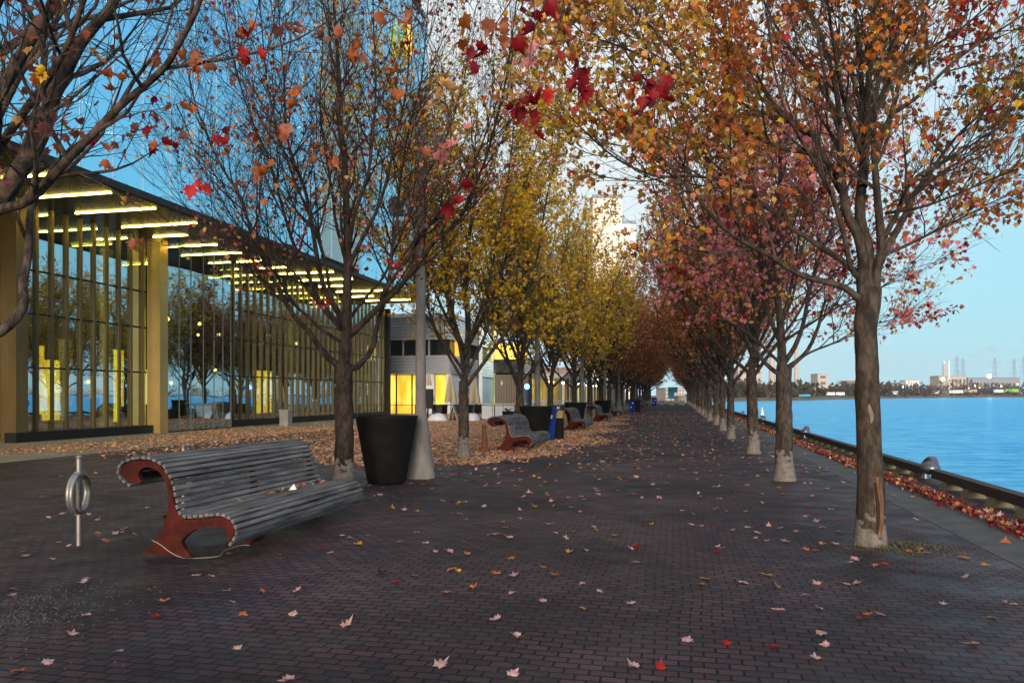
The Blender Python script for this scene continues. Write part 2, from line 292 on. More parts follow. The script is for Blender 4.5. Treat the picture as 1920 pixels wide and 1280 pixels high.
M = dict(
    pave=paving_mat(), water=water_mat(),
    conc=mat('concrete', (.16, .155, .15), .9, noise=(3, (.26, .25, .23), (1, 1, 1)), bump=(40, .4, .004)),
    kerb=mat('kerb_concrete', (.05, .052, .052), .9, noise=(2.5, (.10, .102, .096), (1, 1, 1)), bump=(50, .4, .004)),
    deck=mat('quay_concrete', (.04, .038, .040), .9, noise=(1.5, (.08, .075, .075), (1, 1, 1)), bump=(40, .4, .004)),
    plaza=mat('plaza_concrete', (.17, .145, .10), .9, noise=(.8, (.25, .215, .15), (1, 1, 1)), bump=(40, .4, .004)),
    post=mat('post_concrete', (.13, .12, .11), .9, noise=(6, (.23, .21, .19), (1, 1, .4)), bump=(60, .4, .003)),
    slat=mat('weathered_wood', (.05, .047, .047), .8, spec=.3, noise=(4, (.23, .22, .22), (3, .35, 3)), bump=(30, .4, .003)),
    rust=mat('red_oxide_iron', (.035, .010, .008), .88, spec=.1, noise=(6, (.10, .020, .014), (1, 1, 1)), bump=(60, .3, .002)),
    hyd=mat('orange_paint', (.16, .05, .018), .8, noise=(9, (.11, .035, .015), (1, 1, 1))),
    pot=mat('black_planter_shell', (.004, .004, .004), .7, spec=.15, noise=(5, (.011, .010, .009), (1, 1, 1))),
    soil=mat('potting_soil', (.03, .022, .016), .95, bump=(30, 1, .02)),
    steel=mat('galvanised_steel', (.28, .27, .25), .45, .7, noise=(12, (.42, .40, .36), (1, 1, 1))),
    gold=mat('bronze_fin', (.12, .084, .032), .4, .5, noise=(2, (.18, .125, .048), (1, 1, .2))),
    goldl=mat('brass_cladding', (.50, .36, .12), .36, .65, noise=(1.5, (.60, .42, .16), (1, 1, .5))),
    black=mat('black_metal', (.008, .008, .008), .55, spec=.3),
    dark=mat('dark_soffit', (.014, .014, .010), .25, noise=(1, (.02, .019, .013), (1, 1, 1))),
    strip=mat('warm_tube_lamp', (1, .9, .5), .5, emit=(1, .76, .16), es=34),
    rail=mat('bull_rail_timber', (.035, .028, .024), .85, noise=(8, (.06, .05, .042), (1, .1, 1)), bump=(30, .5, .004)),
    block=mat('rail_block_concrete', (.14, .12, .07), .9, noise=(12, (.22, .19, .12), (1, 1, 1))),
    cast=mat('cast_iron_fitting', (.10, .11, .13), .35, .8, noise=(10, (.22, .23, .26), (1, 1, 1))),
    gglass=glassy('ground_floor_glass', (.60, .62, .44), .52, (.70, .92, 1.05), .01, .07),
    bglass=glassy('upper_glass', (.35, .45, .5), .86, (.46, .82, 1.0), .03, .5),
    pglass=mat('pale_green_panel', (.34, .50, .47), .25, spec=.6),
    mull=mat('mullion_metal', (.30, .48, .60), .5),
    inwall=mat('interior_wall', (.16, .12, .05), .8, noise=(.6, (.08, .06, .03), (1, 1, 1))),
    infloor=mat('interior_floor', (.12, .11, .09), .5),
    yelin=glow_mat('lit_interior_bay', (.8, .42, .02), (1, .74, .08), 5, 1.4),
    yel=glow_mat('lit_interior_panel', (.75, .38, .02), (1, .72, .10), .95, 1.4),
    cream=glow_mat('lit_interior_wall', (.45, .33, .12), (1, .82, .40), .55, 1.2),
    whitelamp=mat('white_lamp', (1, 1, 1), .5, emit=(1, .93, .70), es=14),
    siding=mat('grey_corrugated_siding', (.32, .34, .37), .4, .35),
    wfar=mat('hazed_far_window', (.12, .12, .13), .4), wdark=mat('dark_window', (.01, .012, .014), .12, spec=.7),  # distant panes paled, haze put into their colour
    white=mat('white_panel', (.62, .66, .70), .6, noise=(3, (.72, .75, .78), (1, 1, 1))),
    canvas=mat('beige_canvas', (.42, .36, .24), .9, bump=(12, .6, .02)),
    blue=mat('blue_bin_plastic', (.004, .028, .20), .7, spec=.15),
    bluel=mat('blue_lamp', (.1, .3, 1), .5, emit=(.05, .22, 1), es=14),
    ybin=mat('dull_yellow_panel', (.34, .25, .05), .5),
    teal=mat('teal_panel', (.02, .36, .50), .5),
    tower=mat('sunset_glow_tower_wall', (.80, .72, .58), .8, noise=(.1, (.85, .78, .64), (1, 1, 1)), emit=(1, .88, .62), es=.35),  # tower emission stands in for low sunset light on the wall
    shore=mat('shore_ground', (.10, .075, .05), .95, noise=(.05, (.16, .12, .08), (1, 1, 1))),
    sand=mat('pale_building', (.55, .46, .38), .8), brickb=mat('brown_building', (.26, .17, .11), .8), pinkb=mat('pink_brick', (.40, .24, .20), .8),
    greyb=mat('grey_building', (.30, .32, .36), .8), whiteb=mat('white_building', (.75, .75, .75), .7), green=mat('lime_tarp', (.25, .6, .05), .7),
    pyl=mat('hazed_pylon_steel', (.24, .28, .38), .6), redm=mat('red_marking', (.5, .03, .02), .6),  # pylon colour made paler and bluer to stand in for haze
    scar=mat('grey_bark_scar', (.16, .12, .09), .9, noise=(12, (.28, .22, .17), (1, 1, 1))), rawwood=mat('exposed_wood', (.05, .03, .02), .9, noise=(8, (.30, .13, .055), (4, 4, .5))), rot=mat('rotten_hollow', (.025, .015, .01), .95),
    paper=mat('white_litter_paper', (.8, .8, .8), .7), wire=mat('bare_wire', (.35, .31, .26), .5),
    gravel=mat('gravel_stone', (.04, .038, .035), .9, noise=(3, (.13, .13, .12), (1, 1, 1))), grass=mat('dry_grass', (.05, .06, .022), .8, noise=(3, (.13, .10, .05), (1, 1, 1))),
    lampy=mat('yellow_point_lamp', (1, .8, .3), .5, emit=(1, .72, .25), es=30), lampo=mat('orange_point_lamp', (1, .4, .1), .5, emit=(1, .35, .08), es=12),
    lampw=mat('white_point_lamp', (1, 1, 1), .5, emit=(1, .9, .8), es=60),
    bark=bark_mat('maple_bark', .50), bark1=bark_mat('maple_bark_faint_wash', .24, (.030, .023, .018), (.100, .077, .056), (.10, .085, .07), (.20, .18, .155)), barkd=bark_mat('maple_bark_dark', .50, (.018, .013, .011), (.066, .047, .037), (.12, .10, .085), (.21, .19, .165)),
    barkn=bark_mat('maple_bark_near', .50, (.026, .020, .017), (.13, .095, .07)))

# ------------------------------------------------------------------ ground, quay, water
def sheet(name, x0, x1, y0, y1, z, m, kind='structure', th=None):
    b = MB()
    if th: b.box(x0, x1, y0, y1, z - th, z)
    else: b.add([(x0, y0, z), (x1, y0, z), (x1, y1, z), (x0, y1, z)], [(0, 1, 2, 3)])
    return tag(b.build(name, m), kind=kind)
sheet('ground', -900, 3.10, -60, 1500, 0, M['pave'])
sheet('plaza_pavement', -60, -15.5, -30, 200, .004, M['plaza'])
b = MB(); y = -6.0
while y < 150: b.box(3.106, 3.674, y, y + 1.492, -.008, .006); y += 1.5
tag(b.build('kerb_strip', M['kerb']), kind='structure')
sheet('quay_deck', 3.68, 4.85, -30, 190, 0.0, M['deck'])
b = MB(); b.box(3.10, 4.88, -30, 190, -3, -.012); tag(b.build('quay_wall', M['conc']), 'concrete quay wall under the promenade edge beside the lake', 'wall')
sheet('lake_water', 4.88, 4000, -400, 4000, -1.5, M['water'])

# ------------------------------------------------------------------ leaves
HI = [(0, 0), (.27, -.07), (.27, .09), (.56, .34), (.34, .37), (.36, .60), (.16, .60), (0, 1)]
def template(hi=True, curl=.2, fold=.25):
    if hi == 'curl': curl, fold = curl * 1.5 + .25, fold * 1.8 + .15
    if hi: half = HI
    else: half = [(0, 0), (.32, .02), (.52, .38), (.2, .45), (0, 1)]
    pts = half + [(-x, y) for x, y in half[-2:0:-1]]
    P = np.array([(x, y, 0) for x, y in pts] + ([(0, .3, 0)] if hi else []), float)
    n = len(pts)
    P[:, 2] = fold * np.abs(P[:, 0]) + curl * (P[:, 1] - .3) ** 2 * np.where(P[:, 1] > .3, 1, .5)
    P[:, 1] -= .05
    if hi: F = np.array([(i, (i + 1) % n, n) for i in range(n)])
    else: F = np.array([tuple(range(n))])
    return P, F
def rotmats(rs, n, flat=False, hang=False):
    a = rs.uniform(0, 2 * np.pi, n)
    if flat: tx = rs.normal(0, .26, n); ty = rs.normal(0, .26, n)
    elif hang: tx = rs.normal(-1.0, .6, n); ty = rs.normal(0, .7, n)
    else: tx = rs.uniform(-3, 3, n); ty = rs.uniform(-3, 3, n)
    ca, sa, cx, sx, cy, sy = np.cos(a), np.sin(a), np.cos(tx), np.sin(tx), np.cos(ty), np.sin(ty)
    Z = np.zeros(n); O = np.ones(n)
    Ry = np.stack([np.stack([cy, Z, sy], 1), np.stack([Z, O, Z], 1), np.stack([-sy, Z, cy], 1)], 1)
    Rx = np.stack([np.stack([O, Z, Z], 1), np.stack([Z, cx, -sx], 1), np.stack([Z, sx, cx], 1)], 1)
    Rz = np.stack([np.stack([ca, -sa, Z], 1), np.stack([sa, ca, Z], 1), np.stack([Z, Z, O], 1)], 1)
    return Rz @ Rx @ Ry
def leaves(name, pos, size, pal, wts, rs, parent=None, hi=True, flat=False, hang=True, jit=.3, cols=None):
    n = len(pos); pos = np.asarray(pos, float)
    RM = rotmats(rs, n, flat, hang); sz = size * rs.uniform(.65, 1.25, n)
    pal = np.asarray(pal, float)
    if cols is None: cols = pal[rs.choice(len(pal), n, p=np.asarray(wts) / np.sum(wts))]
    cols = cols * rs.uniform(1 - jit, 1 + jit, (n, 1))
    Vs, Fs, Cs, off = [], [], [], 0
    K = 4; grp = rs.integers(0, K, n)
    for k in range(K):
        P, F = template(hi, (.05, .5, -.4, .9)[k] * (.5 if flat else 1), (.15, .35, .1, .6)[k] * (.45 if flat else 1))
        ii = np.where(grp == k)[0]
        if not len(ii): continue
        V = np.einsum('nij,mj->nmi', RM[ii], P) * sz[ii, None, None] + pos[ii, None, :]
        m = len(P)
        Vs.append(V.reshape(-1, 3)); Fs.append((F[None] + (np.arange(len(ii)) * m)[:, None, None]).reshape(-1, F.shape[1]) + off); off += len(ii) * m
        Cs.append(np.repeat(np.concatenate([cols[ii], np.ones((len(ii), 1))], 1), m, 0))
    return np_mesh(name, np.concatenate(Vs), np.concatenate(Fs), LEAF, np.concatenate(Cs), parent)

CRIM, RED, ORG, SAL, TAN, YEL, OLV, RUST, PINK, PLUM, PALE = (.26, .010, .016), (.48, .03, .025), (.68, .20, .015), (.70, .27, .13), (.66, .38, .13), (.72, .45, .02), (.36, .27, .025), (.44, .13, .04), (.74, .27, .28), (.24, .095, .08), (.72, .50, .47)

# ------------------------------------------------------------------ trees
class Tree:
    def __init__(s, seed, detail=4, sp=(.30, .17, .13), lens=(1.7, .65, .28), droop=0.0, nside=(9, 6, 4, 3)):
        s.r = random.Random(seed); s.rs = np.random.default_rng(seed); s.m = MB(); s.tips = []; s.nodes = []
        s.detail = detail; s.sp = sp; s.lens = lens; s.droop = droop; s.ns = nside
    def tube(s, P, Rr, n): s.m.tube(P, Rr, n, cap=False)
    def smooth(s, P, k=3):
        P = [Vector(p) for p in P]; out = []
        for i in range(len(P) - 1):
            p0 = P[max(i - 1, 0)]; p1 = P[i]; p2 = P[i + 1]; p3 = P[min(i + 2, len(P) - 1)]
            for j in range(k):
                t = j / k
                out.append(.5 * ((2 * p1) + (p2 - p0) * t + (2 * p0 - 5 * p1 + 4 * p2 - p3) * t * t + (3 * p1 - p0 - 3 * p2 + p3) * t ** 3))
        out.append(P[-1]); return out
    def limb(s, P, r0, r1=.008, start=.16):
        P = s.smooth(P); n = len(P); Rr = [r0 + (r1 - r0) * (i / (n - 1)) ** .8 for i in range(n)]
        s.tube(P, Rr, s.ns[1] + (1 if r0 > .04 else 0)); s.children(P, Rr, 1, start)
    def children(s, P, Rr, lvl, start=.12):
        if lvl >= s.detail: return
        L = [0]
        for i in range(1, len(P)): L.append(L[-1] + (P[i] - P[i - 1]).length)
        T = L[-1]; x = T * start + s.r.uniform(0, s.sp[lvl - 1]); ga = s.r.uniform(0, 6.28)
        while x < T:
            i = next(k for k in range(1, len(L)) if L[k] >= x or k == len(L) - 1)
            f = (x - L[i - 1]) / max(L[i] - L[i - 1], 1e-6); p = P[i - 1].lerp(P[i], min(1, f)); d = (P[i] - P[i - 1]).normalized()
            r = Rr[i] * .62
            ga += 2.4 + s.r.uniform(-.5, .5)
            u = d.orthogonal().normalized(); v = d.cross(u); ang = s.r.uniform(.45, .95)
            nd = d * math.cos(ang) + (u * math.cos(ga) + v * math.sin(ga)) * math.sin(ang)
            if nd.z < -.35: nd.z *= -.3
            ln = s.lens[lvl - 1] * s.r.uniform(.55, 1.25) * (1.15 - .55 * x / T)
            s.grow(p, nd, ln, min(r, (.02, .009, .004)[lvl - 1]), lvl + 1)
            x += s.sp[lvl - 1] * s.r.uniform(.7, 1.4)
        s.grow_tip(P[-1], (P[-1] - P[-2]).normalized(), lvl)
    def grow_tip(s, p, d, lvl):
        if lvl + 1 <= s.detail: s.grow(p, d, s.lens[min(lvl, 2)] * 1.3, .004, max(lvl + 1, 3))
    def grow(s, p, d, ln, r, lvl):
        seg = {2: 5, 3: 3, 4: 2}[lvl]; P = [p.copy()]; d = d.normalized(); q = p.copy()
        tr = {2: .16, 3: .06, 4: -.02}[lvl] - s.droop
        for k in range(seg):
            d = (d + Vector((s.r.gauss(0, .13), s.r.gauss(0, .13), s.r.gauss(0, .10) + tr))).normalized()
            q = q + d * (ln / seg); P.append(q.copy())
        re = {2: .004, 3: .0022, 4: .0012}[lvl]
        Rr = [r + (re - r) * i / seg for i in range(seg + 1)]
        s.tube(P, Rr, s.ns[lvl - 1])
        if lvl == s.detail or lvl == 4: s.tips += P[1:]
        elif lvl == 3: s.tips.append(P[-1])
        s.nodes += P
        s.children(P, Rr, lvl)
    def attach(s, target, r=.0035, sag=.15):
        """a thin twig from the nearest branch to a target point; returns its end"""
        t = Vector(target); c = min(s.nodes, key=lambda q: (q - t).length + (.6 if q.z < t.z else 0))
        mid = c.lerp(t, .5) + Vector((s.r.gauss(0, .05), s.r.gauss(0, .05), sag * (t - c).length))
        P = s.smooth([c, mid, t], 4); s.tube(P, [r - (r - .0015) * i / (len(P) - 1) for i in range(len(P))], 4)
        return t
def trunk_pts(h, r0, r1, lean=(0, 0), seed=0):
    q = random.Random(seed); P, Rr = [], []
    N = 16
    for i in range(N + 1):
        t = i / N; P.append(Vector((lean[0] * t + (q.gauss(0, .006) if i else 0), lean[1] * t + (q.gauss(0, .006) if i else 0), h * t - (.03 if i == 0 else 0))))
        Rr.append((r0 + (r1 - r0) * t) * (1 + .38 * math.exp(-t * 16)) * (1 + q.gauss(0, .018)))
    return P, Rr
def finish_tree(name, t, loc, label, pal, wts, nleaf, size, bark, group, extra=None, hi=True):
    root = thing(name, loc, label, 'tree', group)
    off = Vector(loc)
    for e in extra or []: t.tube([e[2], tuple(Vector(e[2]).lerp(Vector(e[0]), .5) + Vector((0, 0, .012))), e[0]], [.0016, .0012, .001], 3)
    t.m.build('trunk', bark, root, smooth=True)
    tips = t.tips
    n = min(nleaf, len(tips) * 3); idx = t.rs.integers(0, len(tips), n)
    # clumps: thin out the crown with a coarse random field
    cell = {}
    pos = []
    for i in idx:
        p = tips[i]; k = (int(p.x / .48 + 50), int(p.y / .48 + 50), int(p.z / .48))
        if k not in cell: cell[k] = t.r.random()
        if cell[k] < t.thin: continue
        if getattr(t, 'front', False) and p.y < -.15 and -1.3 < p.x < 1.4 and t.r.random() < .7: continue
        pos.append((p.x + t.r.gauss(0, .05), p.y + t.r.gauss(0, .05), p.z + t.r.gauss(0, .05) - .02))
    cols = None
    if len(pos):
        P = np.array(pos)
        # colour drifts from limb to limb as well as leaf to leaf
        palA = np.asarray(pal); w0 = np.asarray(wts, float); w0 /= w0.sum()
        cl = {}
        cols = np.zeros((len(P), 3))
        for i, p in enumerate(P):
            k = (int(p[0] / .9), int(p[1] / .9), int(p[2] / .9))
            if k not in cl: cl[k] = t.rs.choice(len(palA), p=w0)
            j = cl[k] if t.r.random() < .45 else t.rs.choice(len(palA), p=w0)
            cols[i] = palA[j]
            if getattr(t, 'front', False) and p[0] < -1.7 and t.r.random() < .75: cols[i] = (TAN, OLV, YEL, (.45, .33, .06), SAL)[t.r.randrange(5)]
        if extra:
            EP = np.array([e[0] for e in extra]); EC = np.array([e[1] for e in extra]); leaves('hanging_leaves', EP, .080, pal, wts, t.rs, root, hi='curl', hang=True, cols=EC)
        leaves('crown', P, size, pal, wts, t.rs, root, hi=hi, cols=cols)
    return root
def generic(seed, detail=3, nl=10, H=9.8, fork=2.0, spread=3.6, r0=.15, sp=(.24, .13, .13), lens=(1.6, .7, .3), low=True, thin=.36):
    t = Tree(seed, detail, sp, lens, nside=(9, 5, 3, 3)); t.thin = thin; q = t.r
    P, Rr = trunk_pts(fork, r0, r0 * .82, (q.gauss(0, .04), q.gauss(0, .04)), seed); t.tube(P, Rr, 12)
    top = P[-1]
    # leader
    L = [top - Vector((0, 0, .1))]
    for k in range(1, 7): L.append(top + Vector((q.gauss(0, .1) * k ** .5, q.gauss(0, .1) * k ** .5, (H - fork) * k / 6)))
    t.limb(L, r0 * .72, start=.2)
    for i in range(nl):
        a = i * 2.4 + q.uniform(-.3, .3); z0 = fork - .25 + (i / nl) * 1.5 * q.uniform(.8, 1.1)
        rad = spread * q.uniform(.75, 1.1) * (1 - .35 * i / nl); hh = (H - z0) * q.uniform(.72, .98)
        c = Vector((top.x, top.y, z0)); D = Vector((math.cos(a), math.sin(a), 0)); Q = []
        for k in range(7):
            u = k / 6; out = rad * (1 - (1 - u) ** 1.5) * (.92 + .1 * math.sin(u * 5 + i)); up = hh * (u ** 1.12)
            Q.append(c + D * out + Vector((q.gauss(0, .06), q.gauss(0, .06), up)) * 1.0)
        t.limb(Q, r0 * q.uniform(.32, .46), start=.14)
    return t

TREES_L, TREES_R = 'maples in the left hand row along the promenade', 'maples in the right hand row along the water'
def P3(base, zc, pts, end=None):
    """limb traced as photo pixels with a depth offset that grows outward -> local coordinates of the tree"""
    out = []; n = len(pts)
    for i, p in enumerate(pts):
        d = p[2] if len(p) > 2 else (end or 0) * (i / (n - 1))
        out.append(img(p[0], p[1], zc + d) - base)
    return out

# -- near left tree, its trunk just outside the frame
def near_left():
    zc = 5.38; base = gnd(-140, 1156); base.z = 0
    t = Tree(11, 4, (.26, .19, .14), (1.3, .55, .22), droop=.03, nside=(12, 9, 5, 3)); t.thin = .3
    P, Rr = trunk_pts(2.05, .16, .14, seed=3); t.tube(P, Rr, 16)
    def L(pts, r0, end, r1=.012): t.limb([Vector((0, 0, pts[0]))] + P3(base, zc, pts[1:], end), r0, r1, .3)
    L([1.95, (-60, 440), (0, 375), (37, 319), (75, 255), (97, 187), (124, 131), (150, 82), (180, 45), (215, 0), (250, -120), (270, -300)], .082, -.6, .02)
    L([2.0, (-70, 430), (0, 394), (56, 375), (112, 315), (150, 277), (225, 199), (262, 169), (311, 124), (337, 79), (367, 22), (400, -70), (460, -200)], .040, -1.3)
    L([1.7, (-60, 640), (0, 622), (42, 578), (43, 533), (53, 477), (57, 392), (66, 336), (78, 260), (95, 170), (105, 60), (110, -100)], .048, .8)
    L([2.05, (-80, 400), (-40, 290), (0, 210), (37, 139), (75, 79), (124, 7), (170, -120)], .052, .3)
    L([2.05, (-90, 430), (-40, 340), (0, 274), (45, 210), (94, 142), (131, 75), (150, 22), (190, -90)], .044, -.9)
    L([2.0, (-110, 330), (-60, 180), (0, 100), (37, 75), (94, 22), (120, -20), (180, -120)], .06, 1.0)
    # high limbs that leave the frame and hang over the path
    L([2.05, (-60, 300), (150, -60), (420, -260), (700, -220), (880, -130), (1000, -70)], .05, -1.9)
    L([2.05, (-80, 200), (100, -200), (350, -420), (760, -430), (1060, -230), (1180, -90)], .05, -1.5)
    ex = []
    CL = [(985, 200, 3.5, CRIM, 8), (1000, 215, 3.5, RED, 4), (1082, 145, 3.5, CRIM, 9), (1205, 178, 3.5, CRIM, 9), (1225, 165, 3.6, CRIM, 4), (1000, 15, 3.4, CRIM, 6), (905, 95, 3.6, CRIM, 5), (930, 60, 3.6, (.42, .15, .075), 5), (880, 85, 3.6, (.45, .13, .02), 4),
          (662, 92, 4.2, RUST, 4), (680, 90, 4.2, (.42, .15, .075), 3), (530, 250, 4.4, (.42, .15, .075), 6), (600, 282, 4.4, (.42, .15, .075), 5), (480, 345, 4.3, (.42, .15, .075), 4), (500, 325, 4.3, (.45, .13, .02), 3), (820, 292, 4.2, (.42, .15, .075), 3), (858, 375, 4.0, CRIM, 6), (865, 262, 4.2, PINK, 4),
          (380, 350, 4.5, RED, 4), (385, 120, 4.5, (.42, .15, .075), 4), (375, 145, 4.5, (.45, .13, .02), 3), (297, 270, 4.6, CRIM, 4), (310, 262, 4.6, RUST, 3), (258, 470, 4.6, (.42, .15, .075), 3), (235, 160, 4.4, RUST, 3), (180, 120, 4.4, TAN, 3), (80, 135, 4.0, YEL, 2), (75, 130, 4, (.45, .13, .02), 2),
          (470, 100, 4.4, RED, 4), (455, 60, 4.5, RUST, 4), (540, 60, 4.3, (.42, .15, .075), 4), (720, 20, 4, RUST, 2), (745, 140, 4.2, RUST, 3), (340, 200, 4.6, RUST, 3), (215, 290, 4.6, RUST, 3), (420, 240, 4.5, RED, 3), (775, 30, 4, (.42, .15, .075), 2), (545, 180, 4.4, (.45, .13, .02), 3), (985, 100, 3.8, PINK, 4), (1060, 90, 3.8, RED, 4), (830, 180, 4.0, TAN, 4)]
    for px, py, z, c, n in CL:
        tgt = img(px, py - 14, z) - base; t.attach(tgt, .004, .12)
        for k in range(n): ex.append((tuple(tgt + Vector((t.r.gauss(0, .04), t.r.gauss(0, .04), t.r.gauss(-.03, .045)))), np.array(c), tuple(tgt)))
    return finish_tree('maple_tree', t, base, 'nearly bare maple whose thick limbs lean in from the left edge above the bike rack', [(.22, .06, .03), PLUM, CRIM, TAN, RUST], [4, 4, 1, 1, 1], 900, .075, M['barkn'], TREES_L, ex)
near_left()

# -- second tree of the left row, behind the big bench
def left_two():
    zc = 12.17; base = gnd(645, 924); base.z = 0
    t = Tree(21, 4, (.17, .13, .11), (1.5, .7, .28), nside=(12, 7, 4, 3)); t.thin = .35
    P, Rr = trunk_pts(2.1, .165, .135, seed=5); t.tube(P, Rr, 16)
    def L(pts, r0, end, r1=.006, st=.2): t.limb(P3(base, zc, pts, end), r0, r1, st)
    L([(645, 690), (650, 626), (651, 546), (652, 480), (650, 400), (644, 281), (633, 203), (636, 156), (630, 62), (626, 0), (622, -110)], .105, 0, .012)
    L([(640, 688), (625, 678), (610, 665), (589, 636), (573, 615), (552, 594), (528, 551), (504, 509), (485, 466), (467, 418), (445, 360), (419, 319), (395, 270), (365, 190), (345, 100), (330, 10)], .06, -.5)
    L([(643, 640), (631, 636), (599, 615), (583, 599), (554, 572), (533, 540), (500, 490), (462, 440), (430, 400), (395, 340), (350, 290)], .038, .9)
    L([(646, 615), (644, 604), (626, 572), (610, 546), (599, 506), (591, 461), (583, 413), (573, 360), (550, 300), (537, 250), (534, 187), (531, 119), (525, 62), (522, 0), (515, -90)], .062, .5)
    L([(643, 600), (632, 580), (620, 551), (610, 493), (594, 440), (578, 400), (545, 320), (520, 240), (500, 150), (490, 40), (480, -60)], .045, -1.0)
    L([(640, 610), (615, 585), (589, 546), (573, 498), (552, 461), (538, 418), (525, 373), (505, 300), (470, 220), (440, 120), (420, 20), (410, -60)], .05, 1.6)
    L([(652, 500), (647, 485), (642, 466), (629, 413), (623, 360), (613, 300), (600, 200), (605, 80), (600, -60)], .045, .8)
    L([(654, 500), (660, 487), (679, 448), (700, 408), (719, 360), (740, 270), (760, 180), (770, 60), (778, -60)], .05, -.4)
    L([(645, 692), (660, 690), (674, 684), (698, 652), (706, 615), (719, 567), (732, 509), (735, 466), (745, 413), (748, 360), (765, 250), (790, 150), (800, 40), (808, -60)], .062, .3)
    L([(650, 632), (658, 626), (687, 599), (716, 570), (745, 543), (772, 509), (799, 474), (820, 448), (860, 413), (895, 340), (925, 250), (950, 140), (965, 30), (975, -50)], .065, -.8)
    L([(716, 570), (721, 546), (759, 493), (785, 448), (812, 413), (838, 381), (865, 350), (900, 280), (935, 180), (960, 80)], .045, -1.4)
    L([(652, 605), (658, 594), (687, 556), (719, 519), (740, 470), (770, 400), (800, 330), (840, 250), (870, 150), (890, 50)], .035, 1.2)
    L([(652, 470), (665, 400), (690, 330), (700, 240), (705, 150), (700, 40), (700, -80)], .04, -1.3)
    L([(640, 620), (590, 560), (540, 500), (470, 470), (400, 430), (330, 370)], .03, -1.8)
    ex = []
    for px, py, dz, c, n in [(745, 495, -1.2, RED, 9), (752, 505, -1.2, PINK, 6), (672, 510, -1, CRIM, 6), (607, 565, -1, RED, 6), (600, 560, -.9, PINK, 3), (690, 450, -.5, RED, 7), (680, 405, -.5, RED, 3), (575, 462, .3, RED, 5), (536, 465, .3, SAL, 4), (490, 385, .2, RUST, 5), (575, 430, .2, SAL, 3)]:
        tgt = img(px, py - 6, zc + dz) - base; t.attach(tgt, .006, .1)
        for k in range(n): ex.append((tuple(tgt + Vector((t.r.gauss(0, .08), t.r.gauss(0, .08), t.r.gauss(-.05, .08)))), np.array(c), tuple(tgt)))
    return finish_tree('maple_tree', t, base, 'nearly bare dark maple with many upright limbs, right behind the big bench', [CRIM, RUST, TAN, PLUM, SAL], [3, 4, 3, 3, 1], 5200, .075, M['barkd'], TREES_L, ex)
left_two()

